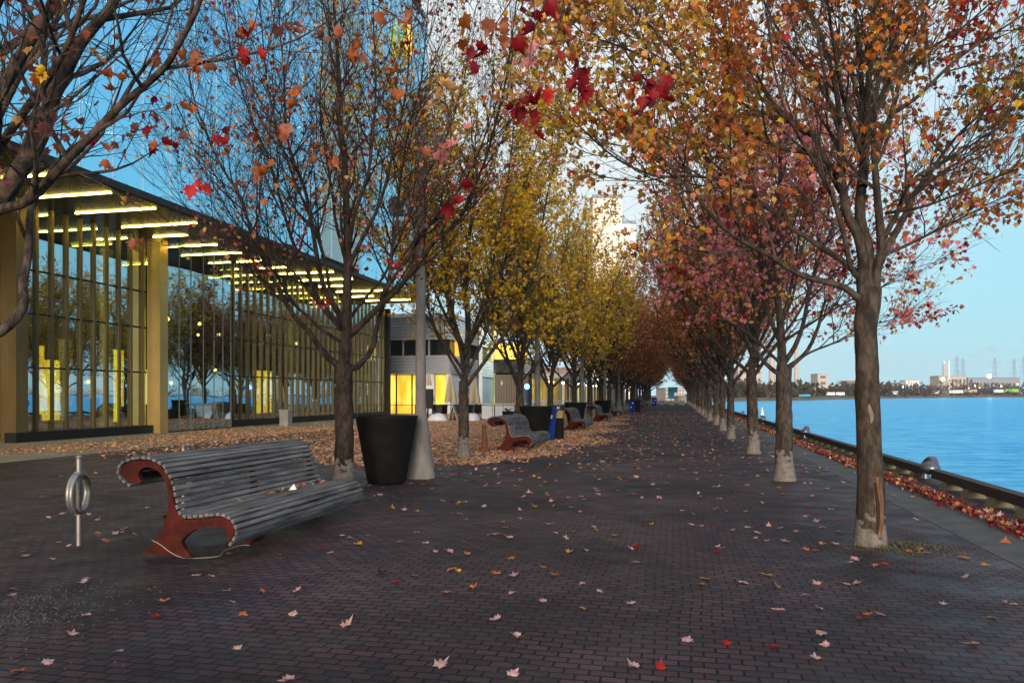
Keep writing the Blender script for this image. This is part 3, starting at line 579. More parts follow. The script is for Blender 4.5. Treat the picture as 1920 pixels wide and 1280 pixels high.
# -- first tree of the right row, with the damaged trunk
def right_one():
    zc = 8.0; base = gnd(1632, 1020); base.z = 0
    t = Tree(31, 4, (.19, .13, .11), (1.2, .55, .24), nside=(14, 8, 4, 3)); t.thin = .48; t.front = True
    def L(pts, r0, end, r1=.007, st=.22): t.limb(P3(base, zc, pts, end), r0, r1, st)
    # trunk follows its traced outline
    T = [(1632, 1026), (1632, 980), (1633, 920), (1630, 850), (1628, 780), (1626, 740), (1626, 690), (1624, 650), (1623, 608), (1628, 575), (1631, 540)]
    Rt = [.182, .148, .136, .128, .122, .121, .117, .112, .117, .124, .118]
    q = random.Random(4); P = t.smooth(P3(base, zc, T), 3); n = len(P)
    Rr = [np.interp(i / (n - 1) * (len(T) - 1), range(len(T)), Rt) * (1 + q.gauss(0, .02)) for i in range(n)]
    t.tube(P, Rr, 20)
    L([(1622, 560), (1617, 520), (1619, 490), (1610, 444), (1590, 405), (1580, 352), (1577, 313), (1574, 225), (1566, 161), (1540, 67), (1510, 0), (1480, -110)], .075, -.3, .012, .3)
    L([(1630, 560), (1627, 510), (1626, 464), (1613, 411), (1616, 346), (1622, 296), (1626, 225), (1630, 131), (1637, 56), (1641, 0), (1645, -150)], .085, .2, .015, .3)
    L([(1618, 350), (1617, 300), (1615, 220), (1615, 150), (1609, 75), (1600, 0), (1590, -120)], .05, .7, .012)
    L([(1640, 570), (1643, 510), (1652, 477), (1649, 411), (1643, 345), (1639, 280), (1640, 200), (1655, 100), (1660, 0), (1668, -120)], .062, -.4, .012, .3)
    L([(1650, 490), (1659, 470), (1675, 444), (1701, 395), (1714, 362), (1741, 329), (1774, 280), (1815, 235), (1870, 190), (1930, 140)], .05, .5)
    L([(1650, 470), (1659, 444), (1682, 401), (1695, 365), (1720, 330), (1760, 310), (1810, 280), (1870, 240), (1930, 215)], .035, -.7)
    L([(1643, 300), (1648, 270), (1671, 214), (1690, 142), (1712, 109), (1784, 67), (1840, 22), (1890, -30)], .04, .4)
    L([(1671, 214), (1700, 196), (1727, 176), (1784, 120), (1840, 79), (1915, 30), (1960, -10)], .03, -.6)
    L([(1612, 560), (1605, 555), (1583, 539), (1550, 529), (1511, 519), (1478, 503), (1446, 480), (1413, 464), (1380, 444), (1345, 416), (1304, 367), (1277, 337), (1240, 296), (1185, 250), (1130, 200), (1085, 130), (1050, 50)], .042, -.4)
    L([(1612, 520), (1603, 510), (1577, 487), (1544, 467), (1511, 444), (1478, 424), (1446, 395), (1413, 368), (1380, 342), (1330, 300), (1285, 250), (1235, 180), (1180, 110), (1130, 20)], .038, .7)
    L([(1610, 520), (1595, 500), (1583, 444), (1564, 378), (1550, 350), (1530, 310), (1500, 260), (1470, 200), (1450, 120), (1440, 30)], .034, -1.2)
    L([(1580, 360), (1570, 349), (1525, 255), (1472, 221), (1445, 185), (1420, 142), (1390, 75), (1371, 0), (1355, -60)], .036, .4)
    L([(1577, 330), (1545, 300), (1510, 285), (1465, 277), (1390, 240), (1334, 187), (1296, 139), (1230, 60), (1160, -10), (1090, -80)], .034, -.5)
    L([(1380, 342), (1300, 330), (1230, 330), (1160, 300), (1100, 250), (1050, 200)], .022, -.5, .006, .1)
    L([(1334, 187), (1250, 130), (1170, 90), (1090, 60), (1040, 0)], .022, .6, .006, .1)
    L([(1574, 225), (1530, 150), (1480, 90), (1440, 20), (1400, -70)], .03, 1.1)
    L([(1655, 480), (1700, 460), (1760, 430), (1820, 400), (1880, 370)], .022, 1.0)
    L([(1660, 400), (1720, 390), (1780, 370), (1850, 340), (1900, 320)], .02, -1.0)
    L([(1642, 200), (1700, 90), (1740, 0), (1780, -90)], .03, 1.3)
    L([(1620, 300), (1580, 180), (1560, 60), (1540, -60)], .03, -1.5)
    root = finish_tree('maple_tree', t, base, 'large orange and rust maple with a split wounded trunk beside the water', [RUST, TAN, ORG, RED, OLV, YEL, PINK, PLUM], [10, 9, 4, 1.5, 2.5, .8, 1, .8], 36000, .070, M['bark1'], TREES_R)
    # wound and bark scars lie on the face towards the path
    def patch(z0, z1, a0, wdt, rr, m, name, lift, seed):
        q = random.Random(seed); b = MB(); nz, na = 14, 6
        for i in range(nz + 1):
            u = i / nz; z = z0 + (z1 - z0) * u; ww = wdt * (math.sin(math.pi * min(max(u, .03), .97)) ** .55) * (1 + q.gauss(0, .07)); r = np.interp(z, [0, .3, .9, 1.6], rr); ca = a0 + .08 * math.sin(u * 5)
            cx = np.interp(z, [p.z for p in P], [p.x for p in P]); cy = np.interp(z, [p.z for p in P], [p.y for p in P])
            for k in range(na + 1):
                a = ca + ww * (k / na - .5); rim = lift * (1 if 0 < k < na else .2); b.v.append((cx + (r + rim) * math.cos(a), cy + (r + rim) * math.sin(a), z))
        for i in range(nz):
            for k in range(na): o = i * (na + 1) + k; b.f.append((o, o + 1, o + na + 2, o + na + 1))
        return b.build(name, m, root, smooth=True, angle=70)
    rr = [.160, .146, .137, .124]
    patch(.10, .74, R(-68), .8, rr, M['rawwood'], 'bark_wound', .006, 1)
    patch(.14, .68, R(-78), .34, rr, M['rot'], 'rotten_hollow', .010, 2)
    patch(1.30, 1.50, R(-92), .34, rr, M['scar'], 'bark_scar', .004, 3)
    return root
right_one()

# -- second of the right row: pink-red leaves
def right_two():
    zc = 14.0; base = gnd(1470, 900); base.z = 0
    t = Tree(41, 4, (.22, .15, .13), (1.4, .65, .28), nside=(12, 6, 3, 3)); t.thin = .48
    P, Rr = trunk_pts(2.15, .165, .135, seed=8); t.tube(P, Rr, 14)
    def L(pts, r0, end, r1=.006, st=.2): t.limb(P3(base, zc, pts, end), r0, r1, st)
    L([(1466, 690), (1465, 650), (1462, 600), (1456, 540), (1456, 480), (1460, 400), (1462, 300), (1465, 200), (1468, 100)], .10, 0, .012)
    L([(1460, 700), (1445, 690), (1425, 668), (1405, 630), (1392, 580), (1380, 530), (1360, 480), (1330, 420), (1300, 350), (1280, 270)], .05, -.5)
    L([(1474, 695), (1490, 680), (1515, 655), (1535, 610), (1545, 570), (1570, 530), (1600, 490), (1640, 430), (1680, 380), (1710, 320)], .05, .4)
    L([(1470, 680), (1490, 650), (1505, 610), (1515, 560), (1530, 500), (1560, 430), (1590, 350), (1610, 270), (1620, 180)], .055, -.7)
    L([(1462, 640), (1445, 600), (1430, 550), (1425, 490), (1420, 420), (1405, 340), (1390, 260)], .05, .9)
    L([(1466, 600), (1478, 560), (1490, 500), (1500, 430), (1520, 340), (1530, 250)], .045, 1.2)
    L([(1470, 690), (1520, 660), (1570, 640), (1620, 610), (1670, 600), (1720, 570)], .03, 1.6)
    L([(1462, 680), (1420, 640), (1380, 610), (1330, 590), (1280, 560), (1240, 520)], .03, -1.5)
    L([(1470, 640), (1530, 600), (1600, 560), (1650, 540), (1700, 500)], .03, -1.4)
    L([(1460, 560), (1410, 470), (1360, 380), (1330, 300)], .035, -1.4)
    return finish_tree('maple_tree', t, base, 'maple with pinkish crimson leaves and a whitewashed foot, just beyond the wounded trunk', [PINK, CRIM, RED, RUST, PLUM, TAN], [8, 1, 1, 2.5, .3, 3], 16000, .088, M['bark'], TREES_R)
right_two()

# -- the rest of both rows, from a few grown models
ORD = ['', 'first', 'second', 'third', 'fourth', 'fifth', 'sixth', 'seventh', 'eighth', 'ninth', 'tenth', 'eleventh', 'twelfth', 'thirteenth', 'fourteenth', 'fifteenth', 'sixteenth', 'seventeenth', 'eighteenth', 'nineteenth', 'twentieth', 'twenty first', 'twenty second', 'twenty third', 'twenty fourth']
def model(seed, pal, wts, n, size, detail=3, **k):
    t = generic(seed, detail, **k)
    return finish_tree('maple_tree', t, (0, 0, 0), 'x', pal, wts, n, size, M['bark'], TREES_L, hi=(detail == 4))
YP = ([(.76, .50, .025), (.38, .30, .025), (.66, .46, .15), RUST, (.60, .43, .025)], [5, 2.5, 2.5, .4, 4])
BP = ([PLUM, RUST, TAN, OLV, CRIM], [4, 4, 2, 2, 1.2])
QP = ([RUST, CRIM, TAN, OLV, PINK, PLUM], [4, 1, 3.5, 2, 5.5, 1])
my = [model(51, *YP, 30000, .095, detail=4, sp=(.27, .19, .17)), model(52, *YP, 28000, .105, detail=3), model(53, *YP, 28000, .105, detail=3)]
mb = [model(61, *BP, 21000, .115), model(62, *BP, 21000, .115)]
RP = ([RUST, OLV, TAN, PLUM, PINK, ORG], [4, 3, 3, 2, 1.5, 1])
mq = [model(71, *QP, 17000, .10, thin=.48), model(72, *RP, 21000, .1105), model(73, *RP, 21000, .111)]
usedm = set()
def put(src, x, y, rz, s, label, group):
    if src.name not in usedm: usedm.add(src.name); o = src
    else: o = copy_tree(src)
    o.location = (x, y, 0); o.rotation_euler[2] = rz; o.scale = (s, s, min(s, 1.1) * rnd.uniform(.95, 1.05)); o['label'] = label; o['group'] = group
    return o
q = random.Random(99)
for k in range(20):
    i = k + 3; y = 18.27 + 7.0 * k
    if k < 3: src, d = my[k], 'yellow leaved maple, %s trunk of the left row'
    elif k < 5: src, d = my[(k + 1) % 3], 'olive gold maple, %s trunk of the left row'
    else: src, d = mb[k % 2], 'brown and plum leaved maple, %s trunk of the left row'
    put(src, -5.3 + q.gauss(0, .05), y + q.gauss(0, .15), [.4, 2.0, 4.1][k % 3] + q.uniform(-.4, .4), q.uniform(.96, 1.08) * (1 if k < 4 else 1.16 if k < 7 else 1.32), d % ORD[min(i, 24)], TREES_L)
yr = [21.3, 28.3] + [34.6 + 6.65 * k for k in range(18)]
for k, y in enumerate(yr):
    i = k + 3
    put(mq[[0, 1, 2, 1, 2, 0][k % 6]], 2.0 + q.gauss(0, .05), y, q.uniform(0, 6.28), q.uniform(.96, 1.08) * (1 if k < 3 else 1.12 if k < 7 else 1.28), 'rust and crimson leaved maple, %s trunk of the waterside row' % ORD[min(i, 24)], TREES_R)

# ------------------------------------------------------------------ benches
def bench_profile():
    Z = [(520, 385), (495, 368), (472, 345), (460, 318), (464, 290), (480, 268), (505, 250), (535, 239), (570, 233), (605, 230), (640, 234), (675, 246), (705, 266), (730, 292), (750, 322), (763, 352), (773, 390), (780, 430), (788, 470), (798, 505), (812, 535), (838, 549), (870, 548), (905, 543), (945, 536), (985, 531), (1020, 529), (1050, 534), (1080, 548), (1100, 572), (1110, 602), (1106, 635), (1092, 665), (1078, 685)]
    return [((60 + x / 2.909 - 260) * .00588 - .25, 1.6 - (780 + y / 2.909 - 740) * 7.19 / 1400) for x, y in Z]
def resample(P, step):
    L = [0]
    for i in range(1, len(P)): L.append(L[-1] + math.dist(P[i], P[i - 1]))
    n = int(L[-1] / step); out = []
    for k in range(n + 1):
        s_ = L[-1] * k / n; x = np.interp(s_, L, [p[0] for p in P]); z = np.interp(s_, L, [p[1] for p in P])
        x2 = np.interp(min(s_ + .01, L[-1]), L, [p[0] for p in P]); z2 = np.interp(min(s_ + .01, L[-1]), L, [p[1] for p in P]); x1 = np.interp(max(s_ - .01, 0), L, [p[0] for p in P]); z1 = np.interp(max(s_ - .01, 0), L, [p[1] for p in P])
        out.append((x, z, math.atan2(z2 - z1, x2 - x1), s_ / L[-1]))
    return out
BL = 2.9
def make_bench():
    root = thing('park_bench', (0, 0, 0), 'x', 'bench', 'curved slatted benches facing the promenade')
    pr = resample(bench_profile(), .060)
    seat, back = MB(), MB(); q = random.Random(5)
    for x, z, a, s_ in pr:
        m = seat if s_ > .60 else back
        ca, sa = math.cos(a), math.sin(a); hw, ht = .0235, .014
        nx, nz = -sa, ca
        jit = q.gauss(0, .0015)
        P = [(x + ca * u * hw + nx * (v * ht + jit), z + sa * u * hw + nz * (v * ht + jit)) for u, v in ((-1, -1), (-.8, 1), (.8, 1), (1, -1))]
        y0 = q.uniform(-.012, .008)
        m.prism(P[::-1], y0, BL + q.uniform(-.008, .01), 'y')
    seat.build('seat', M['slat'], root); back.build('backrest', M['slat'], root)
    O = [(590, 367), (570, 378), (545, 375), (515, 362), (488, 342), (476, 316), (480, 292), (495, 273), (520, 258), (560, 249), (605, 246), (640, 250), (672, 263), (700, 285), (722, 310), (738, 340), (748, 372), (757, 410), (764, 450), (772, 490), (782, 520), (800, 548), (830, 566), (870, 565), (910, 560), (950, 553), (990, 548), (1020, 546), (1048, 551), (1070, 564), (1086, 585), (1092, 610), (1088, 635), (1076, 660), (1062, 678),
         (1052, 665), (1056, 640), (1048, 618), (1020, 602), (985, 597), (950, 598), (915, 605), (880, 620), (850, 642), (825, 665), (808, 690), (822, 720), (842, 745), (862, 772),
         (580, 769), (612, 742), (645, 708), (675, 672), (700, 632), (716, 590), (728, 545), (735, 500), (737, 455), (733, 410), (724, 370), (708, 335), (685, 308), (655, 291), (622, 284), (595, 290), (576, 308), (570, 330), (577, 350)]
    O = [((60 + x / 2.909 - 260) * .00588 - .25, 1.6 - (780 + y / 2.909 - 740) * 7.19 / 1400) for x, y in O]
    O = [(x, max(z, 0.0)) for x, z in O]
    for y in (.02, BL * .5, BL - .08):
        b = MB(); b.prism(O[::-1], y, y + .05, 'y'); b.build('side_frame', M['rust'], root)
    b = MB(); b.tube([(.68, .38, .17), (.68, .62, .17)], .072, 24); b.build('front_tube', M['rust'], root, smooth=True)
    b = MB(); b.tube([(-.02, .05, .40), (-.02, BL - .06, .40)], .02, 8); b.build('stretcher', M['rust'], root)
    return root
bench = make_bench()
def place_bench(o, x, y, label): o.location = (x, y, 0); o['label'] = label; return o
BX = -4.90
first_bench = place_bench(bench, BX, 6.35, 'large nearest bench of weathered grey slats on red iron frames, leaves lying on its seat')
for y, lab in ((20.4, 'bench with red iron frame standing in the leaf drift beside the orange post'), (33.0, 'bench just past the yellow and black litter bin'), (44.0, 'bench between two concrete lamp posts, third of the small ones from the front'),
               (54.5, 'smallest clear bench, at the far end of the leaf drift'), (88, 'tiny far bench beyond the dark bins'), (101, 'tiny red bench beside the far blue bin')):
    place_bench(copy_tree(bench), BX + (.15 if y < 60 else .3), y, lab)
# leaves, paper and wire on the first bench
SEATP = bench_profile()
def seat_z(x): return np.interp(x, [p[0] for p in SEATP[21:28]], [p[1] for p in SEATP[21:28]])
COLN = {'pale pink': PALE, 'salmon': SAL, 'crimson': RED, 'yellow': YEL, 'tan': TAN, 'dark red': (.16, .02, .02)}
LM = {}
def leaf_mesh(cn, k):
    key = (cn, k)
    if key in LM: return LM[key]
    rs = np.random.default_rng(hash(cn) % 1000 + k * 17 if False else (sum(map(ord, cn)) + k * 17))
    P, F = template(True, (.1, .45, -.35, .7, .25)[k], (.12, .3, .08, .35, .5)[k]); P = P.copy(); P[:, :2] *= .088; P[:, 2] *= (.03, .09, .06, .12, .05)[k]; P[:, 1] -= .04
    P[:, 2] += rs.normal(0, .003, len(P)); n = len(P); P[:, 0] *= rs.uniform(.8, 1.1)
    st = np.array([(-.0012, -.048, .002), (.0012, -.048, .002), (.004, -.095, .006)]); V = np.concatenate([P, st]); V[:, 2] -= V[:, 2].min() - .002
    F = np.concatenate([F, np.array([[n, n + 1, n + 2]])]); c = np.array(COLN[cn]) * rs.uniform(.85, 1.1)
    o = np_mesh('maple_leaf', V, F, LEAF, np.tile([*c, 1], (len(V), 1))); me = o.data; bpy.data.objects.remove(o); LM[key] = me
    return me
NLEAF = 0
def drop(x, y, z, cn, group, label, s=1.0, tilt=0.0):
    global NLEAF
    o = bpy.data.objects.new('maple_leaf', leaf_mesh(cn, rnd.randrange(5))); sc.collection.objects.link(o)
    o.location = (x, y, z); o.rotation_euler = (rnd.gauss(0, tilt), rnd.gauss(0, tilt), rnd.uniform(0, 6.28)); o.scale = (s, s, s * rnd.uniform(.8, 1.5)); tag(o, label, 'leaf', group); NLEAF += 1
    return o
for f, dx, cn in [(.28, .33, 'tan'), (.50, .30, 'salmon'), (.53, .29, 'tan'), (.57, .30, 'dark red'), (.60, .31, 'tan'), (.73, .29, 'salmon'), (.78, .30, 'salmon'), (.86, .29, 'pale pink'), (.93, .30, 'salmon'), (.95, .33, 'pale pink'), (.90, .31, 'dark red'), (.66, .30, 'tan')]:
    drop(BX + dx, 6.35 + f * BL, seat_z(dx) + .03, cn, 'curled leaves on the seat of the nearest bench', 'curled ' + cn + ' leaf on the nearest bench seat, ' + ('near end' if f < .45 else 'left of the paper' if f < .64 else 'right of the paper' if f < .8 else 'far end'), .85, .5)
b = MB(); b.add([(0, 0, 0), (.09, .02, .01), (.07, .09, .0), (.0, .08, .02), (.045, .045, .075)], [(0, 1, 4), (1, 2, 4), (2, 3, 4), (3, 0, 4), (3, 2, 1, 0)])
o = tag(b.build('paper_scrap', M['paper']), 'crumpled white paper scrap on the seat of the nearest bench', 'litter'); o.location = (BX + .30, 6.35 + .655 * BL, seat_z(.33) + .018)
b = MB(); t_ = Tree(1)
P = [gnd(285, 1002, .30)] + [img(px, py, 7.1) for px, py in ((300, 1020), (320, 1035), (342, 1045))] + [gnd(365, 1046, .01), gnd(410, 1042, .01), gnd(420, 1032, .015), gnd(450, 1022, .02), gnd(468, 1022, .01)]
P[0] = img(285, 1012, 7.12)
b.tube(t_.smooth(P, 4), .0035, 5); tag(b.build('loose_wire', M['wire']), 'thin loose wire trailing round the foot of the nearest bench', 'wire')

# ------------------------------------------------------------------ ring bicycle racks
def rack(x, y, label, ang):
    r = thing('bicycle_rack', (x, y, 0), label, 'bike rack', 'ring and post bicycle racks')
    b = MB(); b.tube([(0, 0, -.02), (0, 0, .93)], .027, 16).lathe([(.027, .92), (.031, .925), (.031, .945), (.02, .955), (.004, .958)], n=16); b.build('post', M['steel'], r, smooth=True)
    ax = (math.cos(ang), math.sin(ang), 0)
    b = MB()
    for sgn in (-1, 1): b.torus((ax[0] * .017 * sgn, ax[1] * .017 * sgn, .555), .203, .023, ax, 44, 12)
    b.build('ring', M['steel'], r, smooth=True)
    for z in (.735, .325): MB().box(-.04, .04, -.035, .035, z, z + .05, .01).build('clamp', M['steel'], r)
    return r
g = gnd(148, 1022); rack(g.x, g.y, 'steel post and ring bicycle rack standing clear, left of the nearest bench', R(18))
rack(g.x - .02, g.y + 1.75, 'steel bicycle rack mostly hidden behind the nearest bench, only its post top showing', TH)

# ------------------------------------------------------------------ planters
def make_planter():
    r = thing('planter', (0, 0, 0), 'x', 'planter', 'tall black tapered planters')
    b = MB(); b.lathe([(.315, 0), (.335, .015), (.352, .05), (.552, 1.16), (.562, 1.185), (.566, 1.21), (.560, 1.222), (.530, 1.222), (.522, 1.21), (.515, 1.12)], n=56); b.f.pop(); b.build('shell', M['pot'], r, smooth=True)
    b = MB(); b.lathe([(.50, 1.10), (.518, 1.13), (.3, 1.16), (.05, 1.165)], n=40); b.build('soil', M['soil'], r, smooth=True)
    return r
pl = make_planter(); g = gnd(725, 905)
for i, (x, y, lab) in enumerate(((g.x, g.y, 'tall black tapered planter right of the trunk behind the nearest bench'), (-4.62, 24.6, 'black planter half hidden by a dark trunk, left of the blue bin'), (-5.0, 37.3, 'small black planter behind the third bench'), (-4.9, 50.5, 'smallest black planter, behind the fourth bench'))):
    o = pl if i == 0 else copy_tree(pl); o.location = (x, y, 0); o['label'] = lab

# ------------------------------------------------------------------ concrete lamp posts
def make_post():
    r = thing('lamp_post', (0, 0, 0), 'x', 'lamp post', 'tall concrete lamp posts with conical feet')
    b = MB(); b.lathe([(.285, -.02), (.28, .02), (.27, .06), (.13, 1.15), (.112, 1.30), (.105, 1.4)], n=28); b.build('conical_base', M['post'], r, smooth=True)
    b = MB(); b.lathe([(.104, 1.38), (.098, 2.5), (.082, 5.0), (.070, 6.75), (.04, 6.8)], n=20); b.build('shaft', M['post'], r, smooth=True)
    for (dx, z) in ((-.5, 5.25), (.42, 6.35)):
        b = MB(); b.tube([(0, 0, z + .05), (dx * .6, 0, z + .16), (dx * .85, 0, z + .12)], .02, 8); a = b.build('arm', M['steel'], r, smooth=True)
        b = MB(); b.prism([(-.1, -.16), (.1, -.16), (.12, .10), (.06, .17), (-.06, .17), (-.12, .10)], -.13, .13, 'y'); b.v = [(x + dx, y, zz + z) for x, y, zz in b.v]; b.build('lamp_head', M['cast'], a)
    return r
pp = make_post()
for i, (x, y, lab) in enumerate(((-4.84, 13.7, 'concrete lamp post with a conical foot behind the nearest planter'), (-4.84, 26.0, 'concrete lamp post behind the dark planter and the blue bin'), (-4.84, 38.7, 'concrete lamp post with white cone foot between third and fourth benches'), (-4.84, 51.3, 'concrete lamp post with wide foot behind the fourth bench'), (-4.84, 64, 'slim concrete lamp post right of the smallest clear bench'), (-4.84, 90, 'far thin concrete lamp post beyond the dark bins'))):
    o = pp if i == 0 else copy_tree(pp); o.location = (x, y, 0); o['label'] = lab

# ------------------------------------------------------------------ orange post by the second bench, bins, square pillar
g = gnd(908, 849); r = thing('bollard', (g.x, g.y, 0), 'orange cast bollard with a flared foot in front of the second bench', 'bollard')
b = MB(); b.lathe([(.15, 0), (.15, .10), (.12, .14), (.10, .16)], n=20); b.build('foot', M['hyd'], r, smooth=True)
b = MB(); b.lathe([(.095, .15), (.075, .45), (.055, .68), (.05, .70), (.07, .715), (.07, .745), (.04, .77), (.01, .775)], n=20); b.build('post', M['hyd'], r, smooth=True)
def bin_blue(x, y, label):
    r = thing('recycling_bin', (x, y, 0), label, 'bin')
    b = MB(); b.prism([(-.20, .0), (.20, .0), (.26, .72), (.28, .98), (-.28, .98), (-.26, .72)], -.22, .22, 'y'); b.build('body', M['blue'], r)
    b = MB(); b.prism([(-.31, .98), (.31, .98), (.32, 1.06), (.24, 1.2), (-.24, 1.2), (-.32, 1.06)], -.26, .26, 'y'); l = b.build('hood', M['blue'], r)
    b = MB(); b.box(-.17, .17, -.266, -.25, 1.02, 1.12); b.build('opening', M['black'], l)
    b = MB(); b.prism([(0.0, .80), (.13, .78), (.15, .9), (.02, .93)], -.232, -.222, 'y').prism([(-.15, .45), (-.03, .42), (-.02, .52), (-.13, .56)], -.232, -.222, 'y'); b.build('decal', M['white'], r)
    return r
def bin_dark(x, y, label, yellow=True):
    r = thing('litter_bin', (x, y, 0), label, 'bin')
    b = MB(); b.box(-.23, .23, -.22, .22, .0, .78, .03); b.build('body', M['pot'], r)
    b = MB(); b.prism([(-.23, .78), (.23, .78), (.26, 1.05), (-.26, 1.05)], -.24, .24, 'y'); b.build('panel', M['ybin'] if yellow else M['pot'], r)
    b = MB(); b.box(-.27, .27, -.26, .26, 1.05, 1.24, .03); t2 = b.build('hood', M['black'], r)
    b = MB()   # two pale letter-like strokes on the hood, as the photo shows
    b.prism([(-.17, 1.1), (-.14, 1.1), (-.14, 1.12), (-.08, 1.12), (-.08, 1.19), (-.11, 1.19), (-.11, 1.14), (-.14, 1.14), (-.14, 1.19), (-.17, 1.19)], -.268, -.262, 'y').box(.05, .08, -.268, -.262, 1.1, 1.19).prism([(.08, 1.14), (.13, 1.19), (.16, 1.19), (.11, 1.145), (.16, 1.1), (.13, 1.1)], -.268, -.262, 'y')
    if yellow: b.build('lettering', M['white'], t2)
    return r
g = gnd(1027, 826); bin_blue(g.x, g.y, 'blue recycling bin beside the second planter').rotation_euler[2] = .25
g = gnd(1044, 824); bin_dark(g.x, g.y, 'black litter bin with a dull yellow upper panel, right of the blue bin')
g = gnd(1185, 773); bin_blue(g.x, g.y, 'dark blue bin in the distance, left of its black neighbour')
g = gnd(1194, 773); bin_dark(g.x + .1, g.y, 'black bin in the distance beside the promenade, right of the dark blue one', False)
g = gnd(1227, 761); o = bin_blue(g.x, g.y, 'farthest blue bin at the edge of the promenade'); o.scale = (1.2, 1.2, 1)
g = gnd(536, 798); r = thing('ash_bin', (g.x, g.y, 0), 'square concrete bin against the fins of the glass building', 'bin')
b = MB(); b.box(-.24, .24, -.24, .24, 0, .74, .02); b.build('body', M['conc'], r); b = MB(); b.box(-.27, .27, -.27, .27, .74, .80, .02).box(-.3, .3, -.2, .2, .80, .84, .02); b.build('lid', M['conc'], r)

# ------------------------------------------------------------------ office building with glass box on a recessed ground floor
FX, Y0, Y1, ZS = -21.5, 20.6, 53.5, 8.15
B = thing('glass_office_building', (-24, 30, 0), 'office building with a blue glass upper box over a lit bronze finned ground floor', 'building')
def bp(name, mb, m, parent=None, smooth=False): return mb.build(name, m, parent or B, smooth=smooth, world=True)
bp('soffit', MB().box(-34, -17.45, 4, 50.5, ZS, ZS + .25), M['dark'])
bp('soffit_edge', MB().box(-17.45, -17.27, 4, 50.6, ZS - .03, ZS + .2), M['black'])
# upper curtain wall
UX = -17.32
segs = [(4, 34.2, M['bglass'], 'upper_glass'), (38.8, 50.5, M['bglass'], 'upper_glass')]
for a, b_, m_, nm in segs: bp(nm, MB().box(UX - .04, UX, a, b_, ZS + .2, 28), m_)
bp('pale_glass_strip', MB().box(UX - .15, UX + .06, 34.2, 38.8, ZS + .4, 34), M['pglass'])
mb_ = MB()
y = 4.0; k = 0
while y < 50.5:
    if not 34.2 < y < 38.8: mb_.box(UX, UX + .035, y - .012, y + .012, ZS + .2, 28)
    y += 1.35
for z in (12.4, 16.4, 20.4, 24.4): mb_.box(UX, UX + .02, 4, 34.2, z - .012, z + .012).box(UX, UX + .02, 38.8, 50.5, z - .012, z + .012)
bp('mullions', mb_, M['mull'])
mb_ = MB()
for y in (35.3, 36.5, 37.7): mb_.box(UX + .06, UX + .09, y - .02, y + .02, ZS + .4, 34)
bp('mullions', mb_, M['mull'])
for z in (12.2, 16.2, 20.2, 24.2): bp('floor_slab', MB().box(-33.5, UX - .5, 4.5, 50, z, z + .35), M['greyb'])
bp('core_wall', MB().box(-34, -33.6, 4, 50.5, .3, 28), M['dark'])
bp('end_wall', MB().box(-33.5, UX - .05, 50.3, 50.5, ZS + .4, 28), M['greyb'])
bp('roof', MB().box(-34, UX + .1, 4, 50.6, 28, 28.3), M['greyb'])
q = random.Random(12)
for i in range(16):
    y = 14 + i * 1.55; z = 11.9 if i % 2 else 15.9; x = -19.5 - q.random() * 3
    mb_ = MB(); mb_.tube([(x, y, z), (x + .25, y + .9, z)], .045, 6); bp('ceiling_lamp', mb_, M['lampw'])
# the bright oval light sculpture behind the upper glass
# ground floor: plinths, fins, glass
bp('plinth', MB().box(FX - .35, FX + .12, Y0, 27.2, 0, .34), M['black']); bp('plinth', MB().box(FX - .35, FX + .10, 32.5, Y1, 0, .34), M['black'])
bp('corner_pier', MB().box(FX - .55, FX + .08, Y0 + .03, 21.1, .34, ZS), M['gold'])
bp('brass_column', MB().box(FX - .2, FX + .42, 27.25, 27.75, 0.0, ZS), M['goldl'])
bp('facade_glass', MB().box(FX - .30, FX - .27, 21.1, 27.25, .34, ZS), M['gglass'])
bp('facade_glass', MB().box(FX + .30, FX + .33, 27.75, 32.5, .05, ZS), M['gglass'])
bp('facade_glass', MB().box(FX - .30, FX - .27, 32.5, Y1, .34, ZS), M['gglass'])
y = 21.75; fins = []
while y < Y1:
    if not 27.1 < y < 32.6: fins.append(y)
    y += .655
for y in fins: bp('facade_fin', MB().box(FX - .265, FX - .185, y - .055, y + .055, .34, ZS), M['gold'])
mb_ = MB()
for z in (2.54, 4.4, 5.9):
    mb_.box(FX - .27, FX - .22, 21.1, 27.25, z - .03, z + .03).box(FX - .27, FX - .22, 32.5, Y1, z - .03, z + .03)
mb_.box(FX + .33, FX + .36, 27.75, 32.5, 4.2, 4.24)
bp('transoms', mb_, M['black'])
mb_ = MB()
for y in (28.6, 29.4, 30.3, 31.1, 31.8, 32.45): mb_.box(FX + .33, FX + .355, y - .009, y + .009, .05, ZS)
bp('bay_joints', mb_, mat('bay_joint', (.09, .11, .12), .5)); bp('bay_sill', MB().box(FX + .2, FX + .40, 27.75, 32.5, 0, .05), M['black'])
bp('end_pier', MB().box(FX - .4, FX + .08, Y1, Y1 + .3, 0, ZS), M['black'])
# recessed entrance to the left of the corner pier
ex_ = -23.4
bp('entrance_wall', MB().box(ex_ - .05, ex_, 4, 22.0, .0, ZS), glassy('entrance_glass', (.85, .80, .55), .25, (.7, .9, 1)))
mb_ = MB()
for y in (16.2, 17.0, 17.9, 18.7, 19.5, 20.3, 21.2, 21.95): mb_.box(ex_, ex_ + .15, y - .05, y + .05, 0, ZS)
mb_.box(ex_, ex_ + .12, 4, 22, 2.75, 2.95); bp('entrance_frame', mb_, M['gold'])
bp('return_wall', MB().box(ex_, FX - .56, 22.0, 22.2, 0, ZS), M['gold'])
